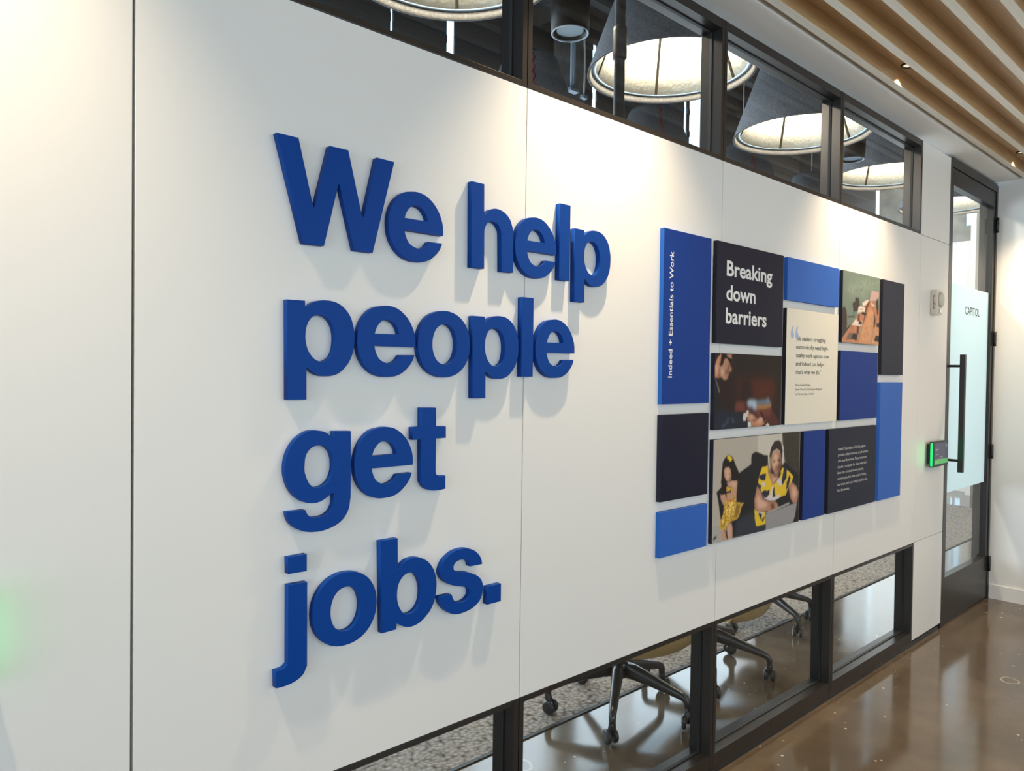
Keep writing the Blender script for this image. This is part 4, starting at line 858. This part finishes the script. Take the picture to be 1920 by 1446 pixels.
b.box(5.50, 5.74, 3.70, 3.925, 0.0, 5.3)
struct(b.build('pillar', MT['concrete']))
b = MB()
b.box(-5.2, -5.1, -5.0, -4.05, 0, 3.1)
b.box(-5.2, -5.1, -0.3, 4.15, 0, 5.3)
b.box(-5.2, -5.1, -4.05, -0.3, 2.75, 5.3)
struct(b.build('wall_left', MT['plaster']))

# ------------------------------------------------------------------ raised blue letters
LD = 0.0175
words = ["We", "We", "help", "help", "help", "help", "people", "people", "people", "people", "people", "people", "get", "get", "get", "jobs", "jobs", "jobs", "jobs", "jobs"]
LABEL = ['raised blue capital W at the top left of the slogan',
 'raised blue letter e right beside the capital W',
 'raised blue letter h between the small e and the next e in the top line',
 'raised blue letter e between h and l in the top line',
 'raised blue letter l between e and p in the top line',
 'raised blue letter p at the right end of the top line',
 'raised blue letter p at the left start of the second line',
 'raised blue letter e between p and o in the second line',
 'raised blue letter o between e and p in the second line',
 'raised blue letter p in the middle of the second line after the round o',
 'raised blue letter l across the panel joint in the second line',
 'raised blue letter e at the right end of the second line',
 'raised blue letter g with a hooked tail below people',
 'raised blue letter e between g and t in the third line',
 'raised blue letter t with a crossbar at the end of the third line',
 'raised blue letter j with a long hooked tail and square dot, lowest line',
 'raised blue letter o right after the j in the lowest line',
 'raised blue letter b with a tall stem in the lowest line',
 'raised blue letter s in the lowest line beside the square full stop',
 'raised blue square full stop ending the lowest line']
for (ch, x0, z0), lab in zip(PLACES, LABEL):
    cont = GLYPHS[ch]
    main = cont[1:] if ch == 'j' else cont
    me = upright(curve_mesh(main, LD / 2 - 0.0004, 0.0004), -LD / 2)
    o = link('full_stop' if ch == '.' else 'wall_letter', me, MT['letter_blue'])
    o.location = (x0, 0, z0)
    tag(o, lab, 'full stop' if ch == '.' else 'letter', 'raised letters of the slogan')
    if ch == 'j':
        link('letter_dot', upright(curve_mesh(cont[:1], LD / 2 - 0.0004, 0.0004), -LD / 2), MT['letter_blue'], o)

# ------------------------------------------------------------------ display boards
BD = 0.0165
def board(x0, x1, z0, z1, face, edge, label, name='display_board'):
    b = MB()
    fs = b.box(0, x1 - x0, -BD, -0.0002, 0, z1 - z0)
    for i, f in enumerate(fs):
        f.material_index = 0 if i == 2 else 1
    o = b.build(name, [MT[face], MT[edge]])
    o.location = (x0, 0, z0)
    tag(o, label, 'wall board', 'display boards on the white wall')
    return o
def letter(o, rows, m, name='lettering'):
    for r in rows:
        join_meshes(name, [(text_mesh(*r[0], **r[1]), 0)], m, o, o.location)
TOP, BOT = 1.987, 0.880
o = board(2.043, 2.326, 1.398, TOP, 'blue', 'blue_edge', 'tall blue board with sideways white writing at the left of the display')
letter(o, [(("Indeed + Essentials to Work", 0.427, 0.0215, 2.0985, 1.4875, -BD), dict(bold=0.012, rot=PI / 2))], MT['ink_white'])
board(2.043, 2.327, 1.069, 1.362, 'navy', 'navy_edge', 'plain dark navy board under the tall blue board with sideways writing')
board(2.044, 2.327, BOT, 1.034, 'light_blue', 'blue_edge', 'light blue board at the bottom left corner of the display')
o = board(2.364, 2.856, 1.615, TOP, 'navy', 'black_edge', 'dark navy board with the big white words about barriers')
letter(o, [(("Breaking", 0.335, 0.0556, 2.4300, 1.8670, -BD), dict(bold=0.022)),
           (("down", 0.2085, 0.0556, 2.4297, 1.7770, -BD), dict(bold=0.022)),
           (("barriers", 0.2965, 0.0556, 2.4290, 1.6918, -BD), dict(bold=0.022))], MT['ink_white'])
SOFT = dict(shadow_brown=7, warm_brown=7, red_brown=6, deep_brown=5, maroon=2, maroon_light=3, amber=2, steel_blue=2.5, pale_blue=3, sage_light=9, room_light=1.2,
            sofa_slate=4, suit_blue=3, suit_light=2, skin_shadow=2.2, skin_mid=1.2, skin_glow=3.0, gold_light=2, gold_dark=2, table_orange=2.5, suit_dark=1.5, hair_blond=2, dark_olive=1.2)
def blur(a, r):
    n = int(math.ceil(r * 2.2))
    if n < 1:
        return a
    k = np.exp(-0.5 * (np.arange(-n, n + 1) / r) ** 2)
    k /= k.sum()
    for ax in (0, 1):
        p = np.pad(a, [(n, n) if i == ax else (0, 0) for i in (0, 1)], mode='edge')
        a = sum(w * np.take(p, np.arange(i, i + a.shape[ax]), axis=ax) for i, w in enumerate(k))
    return a
def inside(px, pz, pts):
    c = np.zeros(px.shape, bool)
    for (x0, z0), (x1, z1) in zip(pts, pts[1:] + pts[:1]):
        if z0 == z1:
            continue
        c ^= ((z0 > pz) != (z1 > pz)) & (px < (x1 - x0) * (pz - z0) / (z1 - z0) + x0)
    return c
def printed(o, key, w, h):
    """the printed picture: a fine sheet on the board whose ink colours follow the drawn areas"""
    st = 0.0023
    nx, nz = int(w / st), int(h / st)
    xs, zs = np.linspace(0, w, nx + 1), np.linspace(0, h, nz + 1)
    GX, GZ = np.meshgrid(xs, zs)
    rng = np.random.default_rng(7)
    img = None
    for m, pts in ART[key]:
        q = [(x - o.location.x, z - o.location.z) for x, z in pts]
        c = np.array(srgb(*INK[m]))
        if img is None:
            img = np.ones(GX.shape + (3,)) * c
            continue
        a = inside(GX, GZ, q).astype(float)
        a = blur(a, SOFT.get(m, 0.75))[..., None]
        if m in ('gold_dress', 'gold_light', 'hair_dark', 'sage_light', 'table_orange', 'table_wood', 'dark_olive', 'red_brown', 'suit_blue'):
            g = 0.30 if m.startswith('gold') else 0.07
            n = blur(rng.normal(0, 1, GX.shape), 0.8 if m.startswith('gold') else 2.0)
            n /= n.std()
            c = c * np.clip(1 + g * n[..., None], 0.3, 2)
        img = img * (1 - a) + c * a
    img *= 1 + 0.03 * rng.normal(0, 1, GX.shape)[..., None]
    verts = [(x, -BD - 0.00015, z) for z in zs for x in xs]
    faces = [(j * (nx + 1) + i, j * (nx + 1) + i + 1, (j + 1) * (nx + 1) + i + 1, (j + 1) * (nx + 1) + i) for j in range(nz) for i in range(nx)]
    me = bpy.data.meshes.new('print')
    me.from_pydata(verts, [], faces)
    at = me.color_attributes.new('ink', 'FLOAT_COLOR', 'POINT')
    rgba = np.ones((len(verts), 4), np.float32)
    rgba[:, :3] = np.clip(img, 0, 1).reshape(-1, 3)
    at.data.foreach_set('color', rgba.ravel())
    return link('print', me, MT['print'], o)
o = board(2.362, 2.856, 1.298, 1.579, 'navy', 'navy_edge', 'photo board of a suited man writing at a desk', 'photo_board')
printed(o, 'man', 0.494, 0.281)
o = board(2.363, 3.027, 0.881, 1.262, 'navy', 'navy_edge', 'photo board of a girl and a woman in a yellow flowered top with laptop', 'photo_board')
printed(o, 'mother', 0.664, 0.381)
board(2.890, 3.370, 1.812, TOP, 'light_blue', 'light_blue', 'light blue board above the cream quotation board')
o = board(2.890, 3.371, 1.297, 1.778, 'cream', 'black_edge', 'cream board with a printed quotation and pale quotation marks')
rows = [("Job seekers struggling", 0.272, 1.6490), ("economically need high-", 0.298, 1.6135), ("quality work options now,", 0.311, 1.5780), ("and Indeed can help\u2013", 0.262, 1.5425), ("that\u2019s what we do.\u201d", 0.232, 1.5075)]
letter(o, [((t, w, 0.0172, 2.9755, z, -BD), dict(bold=0.011)) for t, w, z in rows], MT['ink_black'])
rows = [("Parisa Fatehi-Weeks", 0.1345, 1.4568, 0.010), ("Senior Director, Social Impact Programs", 0.2450, 1.4375, 0.0), ("and Partnerships at Indeed", 0.1700, 1.4185, 0.0)]
letter(o, [((t, w, 0.0092, 2.9752, z, -BD), dict(bold=bo)) for t, w, z, bo in rows], MT['ink_black'], 'caption')
qm = []
for dx in (0.0, 0.0395):
    pts = [(2.9428 + dx, 1.7078), (2.9330 + dx, 1.6960), (2.9268 + dx, 1.6810), (2.9262 + dx, 1.6665), (2.9310 + dx, 1.6570), (2.9410 + dx, 1.6535), (2.9510 + dx, 1.6570), (2.9560 + dx, 1.6650), (2.9545 + dx, 1.6740), (2.9470 + dx, 1.6800), (2.9440 + dx, 1.6880), (2.9500 + dx, 1.7078)]
    qm.append((upright(curve_mesh([pts], 0.0), -BD - 0.0001), 0))
join_meshes('quotation_mark', qm, MT['ink_blue'], o, o.location)
o = board(3.411, 3.830, 1.656, TOP, 'navy', 'navy_edge', 'photo board of a long wooden table against a green wall', 'photo_board')
printed(o, 'class', 0.419, 0.331)
board(3.404, 3.825, 1.296, 1.618, 'deep_blue', 'navy_edge', 'deep blue board right of the quotation, below the table photo')
board(3.869, 4.151, 1.510, TOP, 'charcoal', 'black_edge', 'tall charcoal board at the top right corner of the display')
board(3.865, 4.152, 0.877, 1.472, 'light_blue', 'light_blue', 'tall light blue board at the bottom right corner of the display')
board(3.060, 3.266, BOT, 1.261, 'deep_blue', 'navy_edge', 'narrow deep blue board between the laptop photo and the text board')
o = board(3.301, 3.826, 0.878, 1.260, 'charcoal', 'black_edge', 'charcoal board with eight lines of small white text')
rows = [("Indeed\u2019s Essentials to Work program", 0.302), ("provides critical resources to job seekers", 0.332), ("who need them most. These resources", 0.315), ("include a computer for those who don\u2019t", 0.325), ("have one, criminal record-clearing", 0.283), ("services, plus free rides to job training,", 0.316), ("interviews, and even the job itself for the", 0.332), ("first few weeks.", 0.130)]
letter(o, [((t, w, 0.0125, 3.3965, 1.1590 - 0.0272 * i, -BD), dict(bold=0.004)) for i, (t, w) in enumerate(rows)], MT['ink_grey'])

# ------------------------------------------------------------------ fire strobe on the narrow panel
st = empty('fire_strobe', (4.585, 0, 1.855))
tag(st, 'white wall fire strobe on the narrow panel beside the glass door', 'fire alarm')
b = MB()
b.box(0.0, 0.088, -0.036, -0.0003, 0.0, 0.142, bevel=0.009)
b.build('housing', MT['plastic_white'], st)
b = MB()
b.lathe([(0.032, 0.0), (0.033, -0.008), (0.028, -0.016), (0.016, -0.021), (0.002, -0.022)], (0.046, -0.0345, 0.086), 28, axis='y')
lens = b.build('lens', MT['lens'], st)
for v in lens.data.vertices:
    v.co.z = 0.086 + (v.co.z - 0.086) * 1.35
b = MB()
b.box(0.030, 0.062, -0.044, -0.0345, 0.010, 0.032, bevel=0.003)
b.build('flash_tube', MT['chrome'], st)
mes = []
for i, ch in enumerate('FIRE'):
    me = text_mesh(ch, None, 0.0165, 0.0, 0.0, 0.0, bold=0.012)
    me.transform(Matrix.Translation((0, -0.027 - 0.006, 0.094 - 0.0205 * i)) @ Matrix.Rotation(-PI / 2, 4, 'Z'))
    me.transform(Matrix.Translation((-0.0004, 0.0175, 0)))
    mes.append((me, 0))
join_meshes('lettering', mes, MT['red_ink'], st)

# ------------------------------------------------------------------ room booking tablets
def tablet(x0, z0, w, h, label, glow):
    t = empty('room_tablet', (x0, 0, z0))
    tag(t, label, 'touch screen')
    b = MB()
    b.box(0.03, w - 0.03, -0.022, -0.0003, 0.015, h - 0.015)
    b.build('bracket', MT['black_metal'], t)
    b = MB()
    b.box(0.0, w, -0.042, -0.0222, 0.0, h, bevel=0.003)
    b.build('housing', MT['black_metal'], t)
    b = MB()
    b.box(0.022, w - 0.010, -0.0426, -0.0421, 0.014, h - 0.010)
    sc = b.build('screen', MT['screen'], t)
    b = MB()
    b.box(0.022, w - 0.010, -0.0430, -0.0427, 0.014, 0.040)
    b.build('status_bar', MT['screen_green'], sc)
    rows = [("09:45 am", 0.036, 0.010, w - 0.052, h - 0.034), ("Capitol", 0.050, 0.013, 0.034, h - 0.052), ("Available", 0.046, 0.007, 0.034, h - 0.076),
            ("Next meeting", 0.062, 0.006, 0.034, h - 0.104), ("Today", 0.056, 0.006, 0.102, h - 0.092), ("Reserve", 0.058, 0.006, 0.102, h - 0.102), ("Check in", 0.075, 0.006, 0.102, h - 0.112), ("Available", 0.052, 0.008, 0.034, 0.023)]
    for t_, w_, c_, x_, z_ in rows:
        join_meshes('lettering', [(text_mesh(t_, w_, c_, x_, z_, -0.0430), 0)], MT['ink_white'], sc)
    for x_ in (-0.0012, w + 0.0012):
        b = MB()
        b.lathe([(0.0005, 0.006), (0.0052, 0.009), (0.0055, 0.02), (0.0055, h - 0.02), (0.0052, h - 0.009), (0.0005, h - 0.006)], (x_, -0.034, 0), 14)
        b.build('status_light', MT['led_green'], t)
        l = bpy.data.lights.new('green_glow', 'AREA')
        l.shape = 'RECTANGLE'; l.size = 0.012; l.size_y = h - 0.02
        l.energy = glow; l.color = (0.06, 1.0, 0.30)
        lo = bpy.data.objects.new('green_glow', l)
        COL.objects.link(lo); lo.parent = t
        sgn = -1 if x_ < w / 2 else 1
        lo.location = (x_ + sgn * 0.0075, -0.036, h / 2)
        d = Vector((sgn, 0.35, 0))
        lo.rotation_euler = d.to_track_quat('-Z', 'Y').to_euler()
    return t
tablet(4.556, 0.992, 0.250, 0.145, 'black room booking tablet with green light bar beside the door handle', 0.02)
tablet(-0.067, 0.968, 0.250, 0.163, 'black booking tablet at the far left edge, casting green glow on the wall', 0.012)

# ------------------------------------------------------------------ recessed downlights between the slats
def downlight(x, y, z, label, power, vis=True):
    d = empty('downlight', (x, y, z))
    tag(d, label, 'ceiling light', 'recessed downlights between the ceiling slats')
    b = MB()
    b.lathe([(0.036, -0.0002), (0.036, -0.004), (0.028, -0.006), (0.026, -0.003), (0.026, -0.0003)], (0, 0, 0), 28, close=True)
    b.build('trim_ring', MT['black_metal'], d)
    b = MB()
    b.lathe([(0.0255, -0.0004), (0.0255, -0.0012)], (0, 0, 0), 24)
    b.build('lens', MT['lamp_lens'], d)
    l = bpy.data.lights.new('downlight_beam', 'SPOT')
    l.energy = power
    l.color = (1.0, 0.78, 0.52)
    l.spot_size = math.radians(90)
    l.spot_blend = 1.0
    l.shadow_soft_size = 0.016
    o = bpy.data.objects.new('downlight_beam', l)
    COL.objects.link(o); o.parent = d
    o.location = (0, 0, -0.020)
    o.rotation_euler = (0, 0, 0)
    return d
DL = 150
downlight(-0.05, -0.228, 2.8995, 'round black downlight recessed nearest the left tablet, between first and second slats', DL)
downlight(1.71, -0.228, 2.8995, 'round black downlight recessed above the word help, between first and second slats', DL)
downlight(3.56, -0.228, 2.8995, 'round black downlight recessed above the table photo, between first and second slats', DL)
downlight(5.42, -0.228, 2.8995, 'round black downlight recessed above the glass door, between first and second slats', DL * 0.72)

# ------------------------------------------------------------------ felt cone pendants
LR, LK, LH = 0.47, 0.36, 0.72
def make_pendant():
    p = empty('pendant_lamp')
    rt_ = LR - LK * LH
    b = MB()
    b.lathe([(LR, 0.0), (LR - LK * 0.3, 0.3), (rt_ + 0.012, LH - 0.035), (rt_, LH - 0.008), (rt_ - 0.03, LH), (0.012, LH + 0.004), (0.012, LH - 0.012), (rt_ - 0.03, LH - 0.016), (LR - 0.040, 0.090), (LR - 0.0137, 0.032), (LR - 0.0022, 0.0)], n=72, close=True)
    b.build('shade', MT['felt'], p)
    b = MB()
    b.lathe([(LR - 0.0024, 0.0003), (LR - 0.0141, 0.032), (LR - 0.0251, 0.032), (LR - 0.0134, 0.0003)], n=72, close=True)
    b.build('rim', MT['felt_rim'], p)
    b = MB()
    b.lathe([(LR - 0.0150, 0.0325), (LR - 0.0500, 0.0325), (LR - 0.0500, 0.0360), (LR - 0.0165, 0.0360)], n=72, close=True)
    b.build('inner_lip', MT['lip'], p)
    b = MB()
    b.lathe([(LR - 0.0505, 0.034), (rt_ - 0.040, LH - 0.030), (0.012, LH - 0.028), (0.012, LH - 0.024), (rt_ - 0.036, LH - 0.026), (LR - 0.0470, 0.038)], n=72, close=True)
    b.build('lining', MT['felt_cream'], p)
    sm = MB()
    for k in range(5):
        a = math.radians(48 + 72 * k)
        ra, rb = LR - 0.0525, rt_ - 0.042
        c, s_ = math.cos(a), math.sin(a)
        tx, ty = -s_ * 0.0075, c * 0.0075
        pts = [(ra * c - tx, ra * s_ - ty, 0.036), (ra * c + tx, ra * s_ + ty, 0.036), (rb * c + tx, rb * s_ + ty, LH - 0.03), (rb * c - tx, rb * s_ - ty, LH - 0.03)]
        inn = [(x_ * 0.985, y_ * 0.985, z_) for x_, y_, z_ in pts]
        A, B_ = sm.ring(pts), sm.ring(inn)
        sm.bridge(A, B_); sm.cap(A, 0, True); sm.cap(B_)
    sm.build('seam', MT['seam'], p)
    th = MB()
    zig = []
    for k in range(17):
        h = 0.05 + k * 0.04
        r_ = LR - LK * h + 0.0035
        a = math.radians(-128) + (0.022 if k % 2 else -0.022) * LR / r_
        zig.append((r_ * math.cos(a), r_ * math.sin(a), h))
    th.tube(zig, 0.0042, 6)
    th.build('stitching', MT['red_thread'], p)
    b = MB()
    b.tube([(0, 0, LH + 0.002), (0, 0, 5.3 - 3.2)], 0.006, 10)
    b.build('cable', MT['cable_white'], p)
    b = MB()
    b.lathe([(0.02, LH - 0.03), (0.02, LH - 0.12), (0.045, LH - 0.17), (0.055, LH - 0.21), (0.04, LH - 0.255), (0.003, LH - 0.27)], n=20)
    b.build('bulb', MT['bulb'], p)
    return p
proto = make_pendant()
PL = [(1.93, 1.02, 'big grey felt cone lamp in the first row, behind the left-hand transom pane'),
      (3.50, 1.02, 'big grey felt cone lamp in the first row, half behind the dark drop pipe'),
      (5.07, 1.02, 'big grey felt cone lamp in the first row, behind the third transom pane'),
      (6.64, 1.02, 'big grey felt cone lamp in the first row, behind the last transom pane'),
      (8.21, 1.02, 'grey felt cone lamp in the first row, farthest, against the concrete wall'),
      (4.00, 2.70, 'grey felt cone lamp in the rear row, nearest, only its flat top showing'),
      (5.57, 2.70, 'grey felt cone lamp in the rear row, second, with red stitching, below the pipe'),
      (7.14, 2.70, 'grey felt cone lamp in the rear row, third, at the lower left of a pane'),
      (8.71, 2.70, 'grey felt cone lamp in the rear row, farthest, with red stitching')]
lamps = [proto] + [copy_tree(proto) for _ in PL[1:]]
for o, (x, y, lab) in zip(lamps, PL):
    o.location = (x, y, 3.2)
    tag(o, lab, 'lamp', 'felt cone lamps in the meeting room')
    if y > 2:
        continue
    l = bpy.data.lights.new('pendant_glow', 'POINT')
    l.energy = 80 if x < 4 else 66
    l.color = (1.0, 0.90, 0.73)
    l.shadow_soft_size = 0.09
    lo = bpy.data.objects.new('pendant_glow', l)
    COL.objects.link(lo)
    lo.parent = o
    lo.location = (0, 0, 0.15)

# ------------------------------------------------------------------ cylinder pendants and other hanging things
def make_cyl():
    c = empty('cylinder_pendant')
    b = MB()
    b.lathe([(0.092, 0.0), (0.098, 0.12), (0.096, 0.50), (0.088, 0.52), (0.004, 0.52), (0.004, 0.5), (0.080, 0.5), (0.086, 0.12), (0.080, 0.004)], n=40, close=True)
    b.build('housing', MT['pipe'], c)
    b = MB()
    b.lathe([(0.0925, -0.0005), (0.0925, -0.005), (0.0865, -0.005), (0.0815, -0.0005)], n=40, close=True)
    b.build('trim_ring', MT['steel'], c)
    b = MB()
    b.lathe([(0.066, 0.010), (0.066, 0.018)], n=36)
    b.build('grille', MT['disc_blue'], c)
    b = MB()
    b.tube([(0, 0, 0.521), (0, 0, 5.3 - 3.15)], 0.004, 8)
    b.build('cable', MT['black_metal'], c)
    return c
cy = make_cyl()
cy.location = (2.67, 1.02, 3.165)
tag(cy, 'slim dark cylinder pendant with a round blue-grey disc, left of the drop pipe', 'pendant', 'dark cylinder pendants')
c2 = copy_tree(cy)
c2.location = (5.90, 1.02, 3.20)
tag(c2, 'slim dark cylinder pendant seen at the left edge of the last transom pane', 'pendant', 'dark cylinder pendants')

dp = empty('drop_pipe', (2.18, 0.30, 1.98))
tag(dp, 'dark vertical drop pipe with a coupling close behind the transom glass', 'pipe')
b = MB()
b.tube([(0, 0, 0.0), (0, 0, 5.3 - 1.98)], 0.0205, 20)
b.build('pipe', MT['pipe'], dp)
b = MB()
b.lathe([(0.021, 0.695), (0.026, 0.70), (0.027, 0.715), (0.027, 0.80), (0.026, 0.815), (0.021, 0.82)], n=24)
b.build('coupling', MT['pipe'], dp)
b = MB()
b.lathe([(0.021, 0.0), (0.016, -0.015), (0.010, -0.03), (0.018, -0.04), (0.018, -0.044), (0.002, -0.046)], n=20)
b.build('sprinkler_head', MT['chrome'], dp)

cb = empty('hanging_cable', (4.90, 2.95, 3.95))
tag(cb, 'thin wavy white cable hanging behind the cylinder pendant', 'cable')
b = MB()
b.tube([(0.01 * math.sin(k * 1.1), 0, 1.35 * k / 8) for k in range(9)], 0.009, 8)
b.build('cord', MT['cable_white'], cb)
b = MB()
b.box(-0.03, 0.03, -0.02, 0.02, -0.03, 0.0, bevel=0.004)
b.build('plug', MT['steel'], cb)
cd = empty('conduit', (4.74, 2.95, 3.97))
tag(cd, 'pair of bright steel conduits hanging left of the white cable', 'conduit')
b = MB()
b.tube([(0, 0, 0), (0, 0, 1.33)], 0.014, 10)
b.build('tube', MT['steel'], cd)
b = MB()
b.tube([(0.034, 0, 0), (0.034, 0, 1.33)], 0.010, 10)
b.build('tube', MT['steel'], cd)
b = MB()
b.box(-0.04, 0.07, -0.03, 0.03, -0.03, 0.0, bevel=0.004)
b.build('clamp', MT['steel'], cd)

# ------------------------------------------------------------------ rug
rg = MB()
rg.box(0.03, 9.27, 0.016, 2.6, 0.0004, 0.0055)
r_ = rg.build('rug', MT['rug'])
r_.location = (0.4, 0.655, 0)
tag(r_, 'long grey looped rug with a dark edge on the meeting room floor', 'rug')
b = MB()
b.box(0.0, 9.3, 0.0, 0.0158, 0.0004, 0.0050)
b.box(0.0, 9.3, 2.6002, 2.616, 0.0004, 0.0050)
b.box(0.0, 0.0298, 0.016, 2.6, 0.0004, 0.0050)
b.box(9.2702, 9.3, 0.016, 2.6, 0.0004, 0.0050)
b.build('binding', MT['black'], r_)

# ------------------------------------------------------------------ office chairs
def make_chair():
    ch = empty('office_chair')
    b = MB()
    b.lathe([(0.030, 0.150), (0.043, 0.158), (0.046, 0.185), (0.044, 0.215), (0.036, 0.228), (0.022, 0.232)], n=28)
    b.build('hub', MT['chair_metal'], ch)
    b = MB()
    b.lathe([(0.021, 0.2325), (0.021, 0.295)], n=20)
    b.build('gas_column', MT['chair_metal'], ch)
    for k in range(5):
        a = 2 * PI * k / 5
        c, s_ = math.cos(a), math.sin(a)
        def P(r, z):
            return (r * c, r * s_, z)
        b = MB()
        b.loft([P(0.030, 0.190), P(0.075, 0.186), P(0.15, 0.168), P(0.23, 0.146), P(0.282, 0.132), P(0.303, 0.123), P(0.313, 0.106), P(0.315, 0.062)],
               [(0.054, 0.070), (0.050, 0.066), (0.044, 0.052), (0.038, 0.040), (0.034, 0.034), (0.032, 0.031), (0.029, 0.029), (0.026, 0.026)], 14, side=(s_, -c, 0))
        leg = b.build('leg', MT['chair_metal'], ch)
        ca = MB()
        sw = a + 0.9 + 1.3 * k
        tx, ty = math.cos(sw), math.sin(sw)
        cx, cy_, cz = 0.314 * c, 0.314 * s_, 0.029
        ox, oy = -ty * 0.012, tx * 0.012
        # hood between the wheels, up to the stem
        ca.loft([(cx, cy_, 0.092), (cx, cy_, 0.074), (cx + ox * 0.4, cy_ + oy * 0.4, 0.060), (cx + ox * 0.8, cy_ + oy * 0.8, 0.045), (cx + ox, cy_ + oy, 0.026)], [(0.027, 0.027), (0.029, 0.029), (0.030, 0.030), (0.024, 0.030), (0.012, 0.024)], 10, side=(tx, ty, 0))
        cs = ca.build('caster', MT['caster'], ch)
        for sgn in (-1, 1):
            w = MB()
            w.lathe([(0.004, -0.0085), (0.022, -0.0095), (0.0285, -0.006), (0.0300, 0.0), (0.0285, 0.006), (0.022, 0.0095), (0.004, 0.0085)], n=26, axis='x')
            wo = w.build('wheel', MT['caster'], cs)
            wo.location = (cx + ox + tx * sgn * 0.0165, cy_ + oy + ty * sgn * 0.0165, 0.0302)
            wo.rotation_euler = (0, 0, sw)
    return ch
def shell(ch, face):
    """moulded plywood seat and back facing angle `face`"""
    b = MB()
    n, m = 15, 15
    th = 0.012
    def S(u, v, t):
        x = (u - 0.5)
        w = 0.47 * (1 - 0.16 * abs(2 * v - 1) ** 3)
        if v < 0.55:
            q = v / 0.55
            yv, zv = 0.24 - 0.44 * q, 0.343 + 0.025 * (1 - q) ** 3 - 0.028 * math.sin(PI * q)
        else:
            q = (v - 0.55) / 0.45
            yv, zv = -0.20 - 0.075 * math.sin(q * PI / 2), 0.343 + 0.36 * q ** 1.2
        zv += 0.035 * (2 * x) ** 2 * (1 if v < 0.55 else 0.4)
        yv += (0.05 * (2 * x) ** 2 if v >= 0.55 else 0)
        return (x * w, yv - 0.085 - (t if v >= 0.6 else 0), zv - (t if v < 0.6 else 0))
    A = [[b.bm.verts.new(S(i / (n - 1), j / (m - 1), 0)) for i in range(n)] for j in range(m)]
    B_ = [[b.bm.verts.new(S(i / (n - 1), j / (m - 1), th)) for i in range(n)] for j in range(m)]
    for j in range(m - 1):
        for i in range(n - 1):
            for g, fl in ((A, False), (B_, True)):
                q = (g[j][i], g[j][i + 1], g[j + 1][i + 1], g[j + 1][i])
                f = b.bm.faces.new(tuple(reversed(q)) if fl else q)
                f.smooth = True
    for j in range(m - 1):
        b.bm.faces.new((A[j][0], A[j + 1][0], B_[j + 1][0], B_[j][0]))
        b.bm.faces.new((A[j][-1], B_[j][-1], B_[j + 1][-1], A[j + 1][-1]))
    for i in range(n - 1):
        b.bm.faces.new((A[0][i], B_[0][i], B_[0][i + 1], A[0][i + 1]))
        b.bm.faces.new((A[-1][i], A[-1][i + 1], B_[-1][i + 1], B_[-1][i]))
    o = b.build('seat', MT['ply'], ch)
    o.rotation_euler = (0, 0, face)
    p = MB()
    p.loft([(0, 0.10, 0.306), (0, -0.10, 0.306)], [(0.16, 0.022), (0.16, 0.022)], 10)
    q = p.build('seat_plate', MT['chair_metal'], ch)
    q.rotation_euler = (0, 0, face)
CH = [(2.565, 0.570, 143, -10, 'black five-star office chair with tan seat, nearest, behind the second lower pane'),
      (3.240, 0.570, 5, 6, 'black five-star office chair at the left of the third lower pane, partly behind the mullion'),
      (4.160, 0.770, 249, 4, 'black five-star office chair farthest along, its casters on the rug edge')]
protoc = make_chair()
bases = [protoc] + [copy_tree(protoc) for _ in CH[1:]]
for ch, (x, y, a0, face, lab) in zip(bases, CH):
    ch.location = (x, y, 0.0056)
    ch.rotation_euler = (0, 0, math.radians(a0))
    tag(ch, lab, 'chair', 'office chairs at the meeting table')
    shell(ch, math.radians(face - a0))
